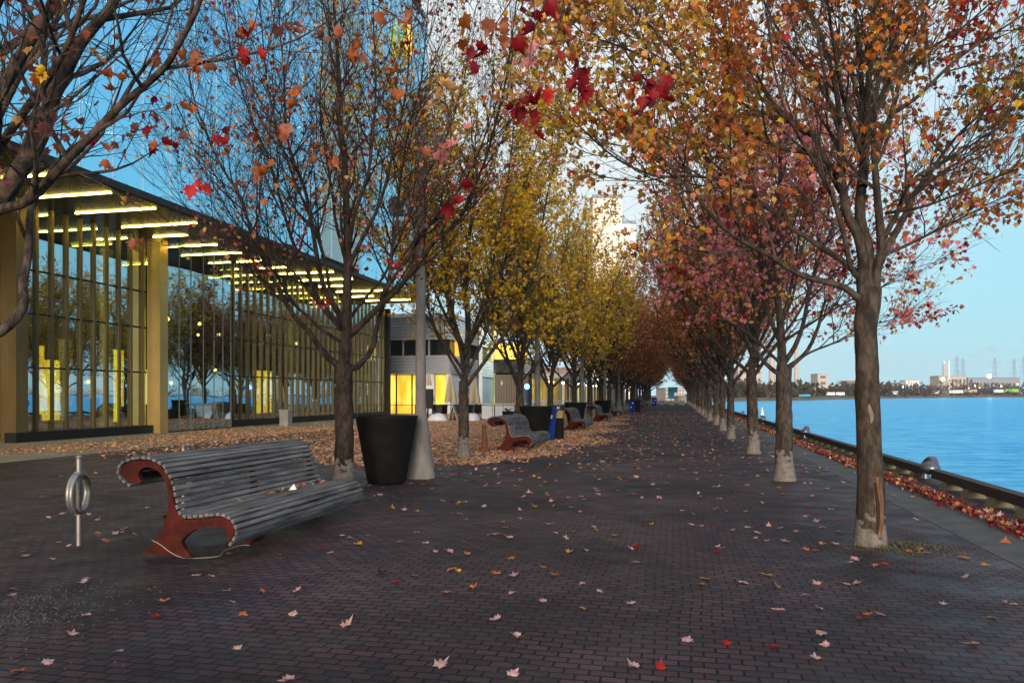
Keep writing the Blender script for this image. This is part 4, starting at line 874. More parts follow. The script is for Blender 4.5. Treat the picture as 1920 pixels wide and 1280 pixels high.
# interior
bp('interior_floor', MB().box(-33.6, ex_ - .1, 4, Y1, .01, .03).box(ex_ - .1, FX - .31, 22.3, Y1, .01, .03), M['infloor'])
bp('interior_wall', MB().box(-31, -30.8, 4, Y1, .03, ZS), M['inwall'])
bp('interior_wall', MB().box(-30.8, FX - .4, Y1 - .4, Y1 - .2, .03, ZS), M['inwall'])
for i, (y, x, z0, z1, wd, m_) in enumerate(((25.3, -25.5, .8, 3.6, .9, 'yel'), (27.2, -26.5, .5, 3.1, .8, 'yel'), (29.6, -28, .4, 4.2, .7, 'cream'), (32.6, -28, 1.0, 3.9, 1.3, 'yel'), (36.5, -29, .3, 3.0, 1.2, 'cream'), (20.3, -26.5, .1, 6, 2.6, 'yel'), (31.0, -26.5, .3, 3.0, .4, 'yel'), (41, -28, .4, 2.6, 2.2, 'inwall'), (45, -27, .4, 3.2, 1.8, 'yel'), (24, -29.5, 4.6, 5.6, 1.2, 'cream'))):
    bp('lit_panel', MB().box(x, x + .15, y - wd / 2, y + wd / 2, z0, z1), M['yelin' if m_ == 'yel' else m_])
for y in (23.5, 29.0, 34.5, 40, 45.5, 51): bp('interior_column', MB().lathe([(.28, .03), (.28, ZS)], (-25.2, y, 0), 16), M['cream'] if y in (29.0, 45.5) else M['inwall'])  # the cream columns glow, emission in place of lamplight on them
S = [(18.7, 'L'), (20.8, 'L'), (22.9, 'L'), (25.2, 'L'), (27.0, 'S'), (29.0, 'S'), (30.9, 'S'), (33.0, 'S'), (34.9, 'S'), (36.8, 'L'), (39.2, 'L'), (41.6, 'S'), (44, 'L'), (46.4, 'S'), (48.6, 'L')]
for y, k in S: bp('soffit_lamp', MB().box(-21.2, -17.9 if k == 'L' else -19.6, y - .024, y + .024, ZS - .03, ZS - .004), M['strip'])
for i in range(9):
    y = 14 + i * 4.6; x0 = -28 + (i * 1.7) % 3
    bp('interior_lamp', MB().box(x0, x0 + 2.0, y - .03, y + .03, ZS - .06, ZS - .03), M['strip'])
q = random.Random(77)
for i in range(16): x, y, z = q.uniform(-29.5, -23.5), q.uniform(23, 53), q.choice([1.2, 2.2, 2.9, 3.4, 5.2]); bp('interior_bulb', MB().lathe([(.01, -.09), (.09, 0), (.01, .09)], (x, y, z), 8), M['lampy'])
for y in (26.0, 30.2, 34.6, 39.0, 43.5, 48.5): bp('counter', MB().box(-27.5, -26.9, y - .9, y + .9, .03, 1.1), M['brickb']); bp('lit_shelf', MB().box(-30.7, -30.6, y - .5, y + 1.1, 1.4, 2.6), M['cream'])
# oval coloured light sculpture hanging behind the upper glass near its far end
sm = bpy.data.materials.new('coloured_light_oval'); sm.use_nodes = True; t = sm.node_tree; b_ = t.nodes['Principled BSDF']
tc = t.nodes.new('ShaderNodeTexCoord'); vo = t.nodes.new('ShaderNodeTexVoronoi'); vo.inputs['Scale'].default_value = 3.5; cr = t.nodes.new('ShaderNodeValToRGB')
cr.color_ramp.elements[0].color = (1, .25, .01, 1); cr.color_ramp.elements[1].color = (.9, .45, .05, 1); e = cr.color_ramp.elements.new(.45); e.color = (1, .6, .05, 1); e = cr.color_ramp.elements.new(.6); e.color = (.05, .02, .01, 1); e = cr.color_ramp.elements.new(.75); e.color = (1, .75, .2, 1)
sp_ = t.nodes.new('ShaderNodeSeparateColor'); t.links.new(tc.outputs['Object'], vo.inputs['Vector']); t.links.new(vo.outputs['Color'], sp_.inputs[0]); t.links.new(sp_.outputs[0], cr.inputs[0])
t.links.new(cr.outputs[0], b_.inputs['Emission Color']); t.links.new(cr.outputs[0], b_.inputs['Base Color']); b_.inputs['Emission Strength'].default_value = .9
p = img(766, 78, 48); r = thing('light_sculpture', (p.x, p.y, p.z), 'glowing orange oval ornament high on the glass building seen through the branches', 'ornament')
MB().lathe([(.05, -1.35), (.35, -1.1), (.6, -.6), (.68, 0), (.6, .6), (.35, 1.1), (.05, 1.35)], n=20, sx=.5, sy=.5).build('oval', sm, r, smooth=True)
MB().torus((-.3, 0, .1), .95, .05, (CS * 1.0, SN, 0), 40, 8).build('ring', mat('green_glow_ring', (.2, .8, .1), .5, emit=(.25, .9, .1), es=.3), r)
MB().box(-1.9, -.68, -.04, .04, -.04, .04).build('bracket', M['black'], r)

# ------------------------------------------------------------------ corrugated pavilion and patio
C1 = img(843, 740, 62); cx, cy = C1.x, C1.y
G = thing('corrugated_restaurant_building', (cx - 6, cy + 4, 0), 'grey corrugated two storey building with a glowing yellow ground floor beyond the patio', 'building')
def corr(x0, x1, y0, y1, z0, z1, face):
    b = MB(); n = int((z1 - z0) / .25); P = []
    for i in range(n + 1):
        z = z0 + (z1 - z0) * i / n; P += [(0.0, z), (.05, z + .02), (.05, z + .12), (0.0, z + .14)] if i < n else [(0, z1)]
    P = P + [(-.2, z1), (-.2, z0)]
    if face == 'x': b.prism([(x1 + a, z) for a, z in P], y0, y1, 'y')
    else: b.prism([(y0 - a, z) for a, z in P], x0, x1, 'x')
    return b
def gp(name, mb, m, parent=None): return mb.build(name, m, parent or G, world=True)
XL = cx - 14
for z0, z1 in ((3.35, 4.9), (6.2, 8.1)):
    gp('siding', corr(XL, cx, cy, cy, z0, z1, 'y'), M['siding']); gp('siding', corr(cx, cx, cy + .2, cy + 12, z0, z1, 'x'), M['siding'])
gp('window_band', MB().box(XL, cx - .05, cy + .25, cy + .3, 4.9, 6.2).box(cx - .4, cx - .35, cy + .3, cy + 12, 4.9, 6.2), M['wdark'])
gp('window_post', MB().box(cx - 1.9, cx - 1.8, cy + .1, cy + .25, 4.9, 6.2).box(cx - 4.2, cx - 4.1, cy + .1, cy + .25, 4.9, 6.2).box(cx - 6.4, cx - 6.3, cy + .1, cy + .25, 4.9, 6.2), M['siding'])
gp('floor_body', MB().box(XL, cx - .5, cy + .5, cy + 12, 3.35, 8.0), M['greyb']); gp('roof', MB().box(XL - .2, cx + .2, cy - .2, cy + 12.2, 8.1, 8.4), M['white'])
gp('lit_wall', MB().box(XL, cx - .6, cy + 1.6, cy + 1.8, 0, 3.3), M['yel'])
gp('pier', MB().box(cx - 2.3, cx - 1.4, cy + .1, cy + .6, 0, 3.35).box(cx - .35, cx, cy + .1, cy + .6, 0, 3.35), M['white'])
for x in (XL + 1, cx - 8.3, cx - 6.0, cx - 4.8, cx - 3.4): gp('glazing_bar', MB().box(x - .05, x + .05, cy + .25, cy + .35, 0, 3.35), M['black'])
gp('side_wall', MB().box(cx - .3, cx - .1, cy + .65, cy + 12, 0, 3.3), M['white'])
gp('white_gable', MB().box(cx + .1, cx + .9, cy + 9, cy + 12.0, 0, 9.5), M['white'])
gp('yellow_window', MB().box(cx - .15, cx + .12, cy + 2.0, cy + 3.2, 4.95, 6.9), M['yel'])
for dx in (-6.4, -7.6, -2.9): gp('wall_lamp', MB().lathe([(.02, -.45), (.16, -.3), (.18, .2), (.02, .4)], (cx + dx, cy + .9, 2.0), 12), M['whitelamp'])
gp('red_sign', MB().box(cx - 7.3, cx - 6.5, cy + .36, cy + .4, .3, 1.2), M['redm'])
gp('lamp_column', MB().box(cx + 1.1, cx + 1.25, cy + 1, cy + 1.1, .3, 2.9), M['black'])
for i in range(12): gp('bulb', MB().lathe([(.01, -.06), (.06, 0), (.01, .06)], (cx + 1.18, cy + .95, .5 + i * .2), 8), M['whitelamp'])

# glass link and dark-fascia building behind
p = img(914, 740, 70); D = thing('glass_link_building', (p.x, p.y + 2, 0), 'glass stair tower beside a dark fascia and hanging curtains, behind the white barrier', 'building')
def dp(name, mb, m): return mb.build(name, m, D, world=True)
dp('stair_glass', MB().box(p.x - .5, p.x + .6, p.y, p.y + .1, 0, 12), glassy('pale_stair_glass', (.6, .75, .7), .5, (.7, .9, 1)))
dp('stair_core', MB().box(p.x - .5, p.x + .6, p.y + 1.4, p.y + 1.6, 0, 12), M['cream'])
dp('fascia', MB().box(p.x + .65, p.x + 4.2, p.y - .3, p.y + 6, 3.6, 4.9), M['wdark']); dp('roof_light', MB().box(p.x + .65, p.x + 3.6, p.y + .5, p.y + 1, 4.9, 6.4), M['yel'])
b = MB(); n = 26
for i in range(n): x = p.x + .7 + 3.2 * i / n; b.box(x, x + .11, p.y + (.1 if i % 2 else 0), p.y + .2, .2, 3.5)
dp('curtains', b, mat('grey_brown_curtain', (.20, .17, .13), .9)); dp('back_wall', MB().box(p.x + .65, p.x + 4.1, p.y + .6, p.y + .8, 0, 3.6), M['black'])
dp('small_lamp', MB().lathe([(.01, -.25), (.1, 0), (.01, .25)], (p.x + 1.4, p.y - .1, 2.7), 10), M['cream'])

# long lit pavilion seen between the trunks
V = thing('lit_pavilion', (-14, 110, 0), 'long low pavilion with bright yellow lit windows seen between the left row trunks', 'building')
def vp(name, mb, m): return mb.build(name, m, V, world=True)
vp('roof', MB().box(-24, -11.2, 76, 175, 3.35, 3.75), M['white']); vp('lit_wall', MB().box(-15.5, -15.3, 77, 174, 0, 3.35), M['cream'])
vp('end_wall', MB().box(-16, -12, 76.6, 76.8, 0, 3.35), glassy('warm_end_glass', (.9, .85, .6), .2, (.8, .9, 1)))
vp('low_wall', MB().box(-12.3, -12.1, 76, 174, 0, .6), M['greyb'])
y = 77
while y < 174: vp('pier', MB().box(-12.1, -11.8, y, y + (.5 if int(y) % 3 else 1.6), 0, 3.35), M['brickb'] if int(y / 6) % 2 else M['greyb']); y += 4.2
for i, (x, y) in enumerate(((-13.4, 79), (-12.9, 86), (-12.6, 98), (-12.6, 104), (-12.6, 118), (-12.5, 135), (-12.5, 150), (-12.5, 165))): vp('ceiling_lamp', MB().lathe([(.05, -.12), (.5, -.06), (.55, .02), (.1, .1)], (x, y, 3.0), 16), M['whitelamp'])

# patio fence, board, umbrellas, chairs, barrier
fx0, fx1, fy = -19.8, -9.6, 44.2
F = thing('patio_fence', ((fx0 + fx1) / 2, fy, 0), 'thin black metal rail fence round the patio', 'fence')
MB().box(fx0, fx1, fy - .02, fy + .02, .94, .98).box(fx0, fx1, fy - .015, fy + .015, .10, .13).build('rails', M['black'], F, world=True)
for i in range(9): x = fx0 + (fx1 - fx0) * i / 8; MB().box(x - .025, x + .025, fy - .025, fy + .025, 0, .96).build('post', M['black'], F, world=True)
MB().box(fx1 - .02, fx1 + .02, fy, fy + 8, .94, .98).build('rails', M['black'], F, world=True)
p = img(802, 740, 46); r = thing('menu_board', (p.x, p.y, 0), 'dark framed menu board with a small white header, left of the umbrellas', 'sign')
MB().box(-.36, .36, -.04, .04, .75, 1.95, .01).build('panel', M['black'], r); MB().box(-.40, .42, -.05, .05, 1.98, 2.18).build('header', M['white'], r)
MB().box(-.04, .04, -.03, .03, 0, .75).box(-.25, .25, -.2, .2, 0, .05).build('stand', M['black'], r)
def umbrella(px, zc, top, label):
    p = img(px, 740, zc); r = thing('closed_parasol', (p.x, p.y, 0), label, 'parasol', 'folded beige parasols on the patio'); q = random.Random(px)
    b = MB(); n = 14; prof = [(.04, top), (.10, top - .12), (.17, top - .5), (.24, top - 1.0), (.30, top - 1.5), (.33, top - 1.75)]; base = 0
    for j, (rr, z) in enumerate(prof):
        for k in range(n):
            a = 6.283 * k / n; f = 1 + (.35 if k % 2 else -.25) * (j / 5); b.v.append((rr * f * math.cos(a), rr * f * math.sin(a), z - (.25 if k % 4 == 1 and j == 5 else 0) * q.random()))
    for j in range(5):
        for k in range(n): b.f.append((j * n + k, j * n + (k + 1) % n, (j + 1) * n + (k + 1) % n, (j + 1) * n + k))
    b.build('canopy', M['canvas'], r); MB().tube([(0, 0, 0), (0, 0, top + .1)], .03, 8).build('pole', M['steel'], r); MB().lathe([(.35, 0), (.35, .06), (.05, .1)], n=16).build('base', M['black'], r)
umbrella(803, 50, 3.0, 'folded beige parasol behind the menu board'); umbrella(845, 47, 2.95, 'folded beige parasol left of the whitewashed trunk, middle of the three'); umbrella(889, 48, 2.9, 'folded beige parasol right of the whitewashed trunk')
def chair(px, zc, rz, label):
    p = img(px, 740, zc); r = thing('patio_chair', (p.x, p.y, 0), label, 'chair', 'dark woven chairs on the patio', rz)
    MB().prism([(-.28, -.25), (.28, -.25), (.32, .28), (-.32, .28)], .40, .50).build('seat', M['black'], r)
    MB().prism([(-.30, .45), (.30, .45), (.34, 1.0), (-.34, 1.0)], .24, .30, 'y').build('backrest', M['black'], r)
    for sx in (-.25, .25):
        for sy in (-.2, .24): MB().tube([(sx, sy, 0), (sx, sy, .41)], .018, 6).build('leg', M['black'], r)
for i, (px, zc, rz, lb) in enumerate(((819, 46.5, .3, 'right of the menu board'), (826, 47.5, -.5, 'just left of the folded signboard'), (860, 47, .1, 'behind the whitewashed trunk'), (884, 46.5, 2.8, 'under the right hand parasol'), (894, 48, -.2, 'left of the white barrier'))): chair(px, zc, rz, 'dark woven patio chair ' + lb)
p = img(847, 740, 45); r = thing('folded_signboard', (p.x, p.y, 0), 'narrow beige folding signboard standing inside the patio fence', 'sign')
b = MB(); b.prism([(-.22, 0), (-.16, 0), (.12, .95), (.06, .97)], -.2, .2, 'y'); b.build('front_panel', M['canvas'], r); b = MB(); b.prism([(.42, 0), (.47, 0), (.13, .96), (.09, .93)], -.2, .2, 'y'); b.build('rear_panel', M['steel'], r)
def mound(px, zc, w_, label):
    p = img(px, 740, zc); b = MB(); n = 20; q = random.Random(px); prof = [(1.0, 0), (.98, .10), (.85, .28), (.55, .42), (.12, .48)]
    for rr, z in prof:
        for k in range(n): a = 6.283 * k / n; b.v.append((rr * w_ * math.cos(a) * (1 + q.gauss(0, .03)), rr * .5 * math.sin(a), z * (1 + q.gauss(0, .05))))
    for j in range(4):
        for k in range(n): b.f.append((j * n + k, j * n + (k + 1) % n, (j + 1) * n + (k + 1) % n, (j + 1) * n + k))
    b.f.append(tuple(4 * n + k for k in range(n))); o = b.build('covered_table', M['white'], smooth=True); o.location = (p.x, p.y, 0); tag(o, label, 'table', 'tables under pale covers')
mound(820, 45.5, .62, 'low table under a pale cover, below the menu board'); mound(885, 45.6, .5, 'low table under a pale cover, right of the whitewashed trunk')
p0, p1 = img(903, 740, 47), img(968, 740, 47); r = thing('patio_barrier', ((p0.x + p1.x) / 2, p0.y, 0), 'pale blue white panel barrier right of the patio chairs', 'barrier')
L_ = p1.x - p0.x
for i in range(3): x0 = -L_ / 2 + i * L_ / 3; MB().box(x0 + .02, x0 + L_ / 3 - .02, -.03, .03, .05, 1.0).build('panel', M['white'], r)
MB().box(-L_ / 2, L_ / 2 + .8, -.05, .05, 1.02, 1.08).build('top_rail', M['steel'], r)
p = img(953, 740, 44.5); r = thing('square_pot', (p.x, p.y, 0), 'dark square pot with a dried plant in front of the pale barrier', 'planter')
MB().prism([(-.22, 0), (.22, 0), (.32, .62), (-.32, .62)], -.28, .28, 'y').build('pot', M['pot'], r); b = MB(); q = random.Random(3)
for i in range(40): a = q.uniform(0, 6.28); b.tube([(0, 0, .6), (.25 * math.cos(a), .22 * math.sin(a), .6 + q.uniform(.1, .25))], .008, 3)
b.build('plant', M['soil'], r)
p = img(988, 740, 54); r = thing('blue_light_pole', (p.x, p.y, 0), 'slim blue pole topped by a glowing blue lamp behind the second planter', 'lamp post')
MB().tube([(0, 0, 0), (0, 0, 2.0)], .10, 12).build('pole', mat('blue_painted_pole', (.02, .10, .30), .5), r); MB().lathe([(.05, 2.0), (.16, 2.08), (.19, 2.2), (.14, 2.34), (.02, 2.4)], n=16).build('lamp', M['bluel'], r, smooth=True)
F2 = thing('white_railing', (-8.5, 62, 0), 'pale railing of thin uprights behind the third bench', 'fence'); b = MB(); b.box(-12, -7.0, 61.98, 62.02, 1.1, 1.16)
for i in range(34): b.box(-12 + i * .15, -12 + i * .15 + .04, 61.98, 62.02, .1, 1.12)
b.build('uprights', M['white'], F2, world=True)

# ------------------------------------------------------------------ quay rail: timber on concrete blocks, iron mooring hardware
RX = 4.5; GAPS = [1.4, 14.9, 28.4, 42.0, 55.0, 68.5, 82, 95.5, 109, 122.5]
for i in range(len(GAPS) - 1):
    a, b2 = GAPS[i] + .30, GAPS[i + 1] - .30
    lab = ['nearest dark timber bull rail on concrete blocks, running out of the right edge', 'second timber bull rail, from the nearest mooring fitting to the next', 'third timber bull rail along the quay from the camera', 'fourth timber bull rail along the quay from the camera'][i] if i < 4 else ORD[i + 1] + ' timber bull rail along the quay from the camera'
    r = thing('bull_rail', (RX, (a + b2) / 2, 0), lab, 'rail', 'timber rails along the quay edge')
    MB().box(RX - .09, RX + .09, a, b2, .125, .27, .012).build('beam', M['rail'], r, world=True)
    y = a + .45
    while y < b2 - .1:
        bb = MB(); bb.prism([(RX - .16, 0), (RX + .16, 0), (RX + .09, .123), (RX - .09, .123)], y - .11, y + .11, 'y'); bb.build('block', M['block'], r, world=True); y += .98
for i, y in enumerate(GAPS[1:8]):
    lab = 'nearest iron mooring fitting with a round knob, right of the wounded trunk' if i == 0 else ORD[i + 1] + ' mooring fitting along the quay rail from the camera'
    r = thing('mooring_fitting', (RX, y, 0), lab, 'mooring', 'iron mooring fittings between the rails')
    b = MB(); b.lathe([(.02, -.13), (.11, -.11), (.165, -.04), (.17, .03), (.12, .11), (.03, .14)], n=20, sx=1.15); b.v = [(x * .85 - .05, yy * .85 - .14, z * .85 + .28) for x, yy, z in b.v]; b.build('knob', M['cast'], r, smooth=True)
    b = MB(); t_ = Tree(2); b.tube(t_.smooth([(0.0, -.1, .30), (.05, .05, .40), (.03, .25, .36), (0, .36, .22), (0, .38, .0)], 4), [.11, .11, .10, .09, .085, .085, .085, .08, .08, .08, .08, .085, .09, .09, .10, .11, .12], 12); b.build('arched_arm', M['cast'], r, smooth=True)
    b = MB(); b.box(-.2, .2, .22, .55, 0, .05, .02); b.build('foot', M['rail'], r)

# ------------------------------------------------------------------ leaf litter
rs = np.random.default_rng(5)
PALG, WG = [PALE, SAL, RED, YEL, TAN, PINK, (.30, .13, .09), CRIM], [6, 4, 2, 1.8, 5, 2, 3, 1]
# dense drift on the left beyond the bench
def field(n, x0, x1, y0, y1, dens, zf=lambda u: .008 + .02 * u):
    X = rs.uniform(x0, x1, n); Y = rs.uniform(y0, y1, n); k = rs.random(n) < dens(X, Y); X, Y = X[k], Y[k]
    return np.stack([X, Y, zf(rs.random(len(X)))], 1)
def nz(X, Y, s, o=0): return .5 + .25 * (np.sin(X * 1.3 * s + 1.7 + o + np.sin(Y * .9 * s)) + np.sin(Y * 1.1 * s + 2 * np.sin(X * .7 * s + o)))
def d1(X, Y):
    edge = 15.9 + .5 * np.sin(X * 1.1) + np.where(X < -6.5, (-6.5 - X) * .12, 0) + np.where(X > -4.4, (X + 4.4) * 2.6, 0)
    right = -2.1 - .035 * (Y - 20) + .5 * np.sin(Y * .8)
    left = -9.5 - .35 * (Y - 16)
    d = np.where(Y > edge, 1, 0.0) * np.clip((right - X) / 1.2, 0, 1) * np.clip((X - left) / 3.0 + .0, 0.05, 1) * (.62 + .38 * nz(X, Y, 1.0))
    return d * np.exp(-np.maximum(Y - 30, 0) / 30)
Pd = field(200000, -20, -1.2, 15, 62, d1, lambda u: .006 + .03 * u)
o = leaves('leaf_drift', Pd, .095, [(.88, .66, .52), (.85, .58, .34), (.80, .50, .18), (.62, .10, .08), (.78, .50, .08), (.48, .22, .13), (.85, .42, .34)], [7, 6, 2, 1.6, 1.6, 2, 3], rs, hi=False, flat=True); tag(o, 'thick drift of pale and red fallen leaves around the second bench', 'leaf litter', kind='stuff')
o = leaves('leaf_drift', field(26000, -21, -8, 14, 34, lambda X, Y: np.where(X > -17.5 - .25 * (Y - 17), np.clip((Y - 15.5) / 5, 0, 1) * .34, .03) + .8 * np.exp(-((X + 18.3 - .14 * (Y - 17)) / .7) ** 2) * (Y > 15)), .09, [(.88, .60, .42), (.85, .48, .20), (.80, .50, .18), (.55, .12, .06), (.48, .22, .13)], [5, 5, 2, 2, 2], rs, hi=False, flat=True); tag(o, 'thin line of orange and pale leaves across the plaza before the glass building', 'leaf litter', kind='stuff')
Pg = np.concatenate([field(19000, 3.62, 4.22, 4, 40, lambda X, Y: np.exp(-((X - 3.92) / .13) ** 2) * (.6 + .4 * nz(X, Y, 2)), lambda u: .006 + .06 * u), field(5000, 3.6, 4.2, 40, 120, lambda X, Y: X * 0 + .6)])
o = leaves('gutter_leaves', Pg, .072, [SAL, (.34, .03, .025), PALE, (.36, .10, .08), CRIM, (.22, .07, .04), (.16, .06, .04), TAN], [3, 3, 3, 3, 2, 4, 4, 2], rs, hi=True, flat=False, hang=False); tag(o, 'deep row of red and brown leaves heaped in the gutter beside the kerb', 'leaf litter', kind='stuff')
# scattered over the promenade: the nearest are separate leaves, the rest one mass
def d2(X, Y):
    d = np.clip((Y - 4.5) / 16, .06, .9) * (.35 + .65 * nz(X, Y, .6, 2)) * np.where(X > 2.6, .5, 1) * np.where(X < -5.5, .35, 1)
    return d * np.where(Y > 60, .6, 1)
Ps = field(12500, -12, 3.6, 8.6, 75, d2, lambda u: u * 0 + .006)
far_ok = Ps[(Ps[:, 1] > 13.6)]
near_pool = [tuple(p) for p in Ps[(Ps[:, 1] <= 13.6)]]
seen = '''38,1260 92,1242 219,1223 135,1189 160,1154 165,1087 153,1093 27,1105 25,1118 310,1130 290,1160r 370,1080 395,1080 424,1110 437,1130 493,1110k 560,1110 458,1154 552,1151 655,1173 448,1214 535,1278 714,1076d 777,1080 745,1091r 845,1071 858,1071y 838,1113 889,1104 932,1075 963,1080 1018,1066 1040,1081 962,1113 1015,1126 1090,1097 1123,1110 1093,1142 927,1162 967,1195 832,1246 965,1263 1184,1250 1238,1250r 1181,1131 1290,1199 1363,1205r 1447,1215r 1543,1190 1545,1210 1528,1235 1457,1145 1533,1141 1625,1155 1650,1153 1610,1162r 1768,1133 1884,1130 1900,1134 1862,1158 1820,1210 1396,1094 1455,1101 1437,1078 1318,1097 1322,1087 1348,1035r 1355,1029 1512,1118 1530,1095 1583,1095 1610,1095 1593,1057 1655,1058r 1709,1070r 1808,1048 1808,1082 1294,985 1420,988r 1465,990 1440,985 1418,1000 1416,1008 1375,995 1438,1015 1472,1017 1347,1026 50,1045 45,1035 97,1048 110,1018 130,1023 148,1000k 215,1000 225,998k 235,992 200,1014k 185,1002 252,1002 195,1015 238,1008y 530,1040 605,1030r 618,1038 670,1022y 655,1010 690,1005 640,1005 735,953 780,1000 860,965 875,975 848,963 905,950 930,1003 940,1002k 955,1010 920,1003 998,990r 1075,997 1060,1010 1115,993y 1155,1005 1190,1055 1196,1025r 1180,1030 1100,1033 1070,1035 1040,1000 960,1048 845,1037 797,1020 815,1035 875,1040 750,1016 1545,1021 1565,1020 1508,1030 1528,1033 1600,1050 1640,1062 1705,1035 1720,1030 1740,1038 90,972 165,965 120,965 185,975 350,965 430,1040 1800,1045 1850,1060'''
cmap = {'r': 'crimson', 'k': 'salmon', 'y': 'yellow', 'd': 'dark red'}
pts = []
for s_ in seen.split():
    c = s_[-1] if s_[-1].isalpha() else ''; a, b2 = s_.rstrip('rkyd').split(','); g = gnd(float(a), float(b2))
    pts.append((g.x, g.y, cmap.get(c) or rnd.choice(['pale pink'] * 6 + ['salmon', 'tan'])))
near_pool.sort(key=lambda p: p[1])
room = 296 - NLEAF - len(pts)
sel = near_pool if len(near_pool) <= room else rnd.sample(near_pool, room)
for p in sel: pts.append((p[0], p[1], rnd.choice(['pale pink'] * 6 + ['salmon'] * 2 + ['tan'] * 2 + ['crimson', 'yellow', 'dark red'])))
for x, y, cn in pts:
    if 3.10 < x: zz = .008
    else: zz = .004
    if -5.3 < x < -4.0 and 6.2 < y < 9.3: zz = .004
    zc = y * CS - x * SN; px = 960 + FPX * (x * CS + y * SN) / zc; py = HY + FPX * EYE / zc
    wx = ['at the left edge', 'below the ring rack', 'below the bench feet', 'below the bench middle', 'below the bench far end', 'below the black planter', 'right of the planter', 'left of the middle', 'in the middle', 'just right of the middle', 'right of the middle', 'left of the second right trunk', 'below the second right trunk', 'just left of the wounded trunk', 'at the wounded trunk', 'right of the wounded trunk', 'by the kerb', 'at the right edge'][int(np.searchsorted([70, 200, 330, 460, 620, 720, 820, 930, 1040, 1150, 1260, 1370, 1480, 1590, 1680, 1770, 1860], px))]
    wy = 'closest to the camera' if py > 1200 else 'second band of leaves from the camera' if py > 1140 else 'third band from the camera' if py > 1090 else 'fourth band from the camera' if py > 1045 else 'level with the wounded trunk foot' if py > 1010 else 'level with the bench seat' if py > 975 else 'just beyond the bench seat level' if py > 945 else 'level with the planter foot' if py > 915 else 'beyond the planter'
    drop(x, y, zz, cn, cn + ' leaves ' + wx + ', ' + wy, cn + ' leaf ' + wx + ', ' + wy, rnd.uniform(.65, 1.2), .2)
o = leaves('scattered_leaves', far_ok, .095, PALG, [9, 4, 2, 1.5, 4, 2, 2, 1], rs, hi=True, flat=True); tag(o, 'pale leaves strewn over the far promenade paving', 'leaf litter', kind='stuff')
# gravel in the tree pits and dry grass at the wounded tree
def stones(cx_, cy_, rad, n, size, label, sy=1.0):
    P = MB().lathe([(.3, -.4), (1, 0), (.35, .5)], n=5); T = np.array(P.v); a = rs.uniform(0, 6.28, n); d = np.abs(rs.normal(0, rad * .6, n)); sz = size * rs.uniform(.4, 1.3, n)
    pos = np.stack([cx_ + d * np.cos(a), cy_ + d * np.sin(a) * sy, sz * .3], 1); RM = rotmats(rs, n); V = np.einsum('nij,mj->nmi', RM, T) * sz[:, None, None] + pos[:, None]
    quads = np.array([f for f in P.f if len(f) == 4]); F = (quads[None] + (np.arange(n) * len(T))[:, None, None]).reshape(-1, 4)
    tag(np_mesh('gravel', V.reshape(-1, 3), F, M['gravel']), label, 'gravel', kind='stuff')
g = gnd(-140, 1156); stones(g.x + .25, g.y, 1.0, 5000, .008, 'loose gravel round the foot of the near left maple at the left edge')
g = gnd(645, 924); stones(g.x + .3, g.y - .6, .8, 3000, .008, 'loose gravel between the nearest bench and the black planter')
g = gnd(1632, 1020)
def tuft(n, rad, h, cx_, cy_, label):
    V, Fc = [], []
    for i in range(n):
        a = rs.uniform(0, 6.28); d = rad * math.sqrt(rs.random()); x, y = cx_ + d * math.cos(a) * 1.3, cy_ + d * math.sin(a) * .8; hh = h * rs.uniform(.3, 1) * max(.15, 1 - d / rad); b_ = rs.uniform(0, 6.28); w_ = .004; ln = hh * rs.uniform(.3, 1.2)
        o_ = len(V); V += [(x - w_, y, 0), (x + w_, y, 0), (x + ln * math.cos(b_) * .4 + w_ * .6, y + ln * math.sin(b_) * .4, hh * .7), (x + ln * math.cos(b_), y + ln * math.sin(b_), hh)]; Fc.append((o_, o_ + 1, o_ + 2, o_ + 3))
    tag(np_mesh('grass', np.array(V), np.array(Fc), M['grass']), label, 'grass', kind='stuff')
tuft(800, .5, .08, g.x + .28, g.y - .12, 'thin dry grass and weeds round the foot of the wounded tree')

# ------------------------------------------------------------------ far end of the promenade
for px, lab in ((1240, 'left'), (1259, 'middle'), (1278, 'right')):
    g = gnd(px, 759); b = MB(); b.prism([(-.42, 0), (.42, 0), (.36, .62), (-.36, .62)], -.4, .4, 'y'); o = b.build('concrete_block', M['conc']); o.location = (g.x, g.y, 0); tag(o, 'pale concrete block across the far end of the promenade, %s of three' % lab, 'barrier', 'pale blocks at the far end')
p = img(1258, 740, 135); r = thing('teal_sign', (p.x, p.y, 0), 'bright teal sign structure at the far end of the promenade', 'sign')
MB().box(-.5, .6, -.3, .3, .9, 3.0).box(-.2, 1.2, -.2, .2, 2.0, 3.0).build('panel', M['teal'], r); MB().box(-.1, .1, -.1, .1, 0, 1).build('post', M['steel'], r); MB().lathe([(.05, 0), (.3, .2), (.3, .5), (.05, .7)], (-.1, -.4, 2.3), 14).build('disc', M['teal'], r)
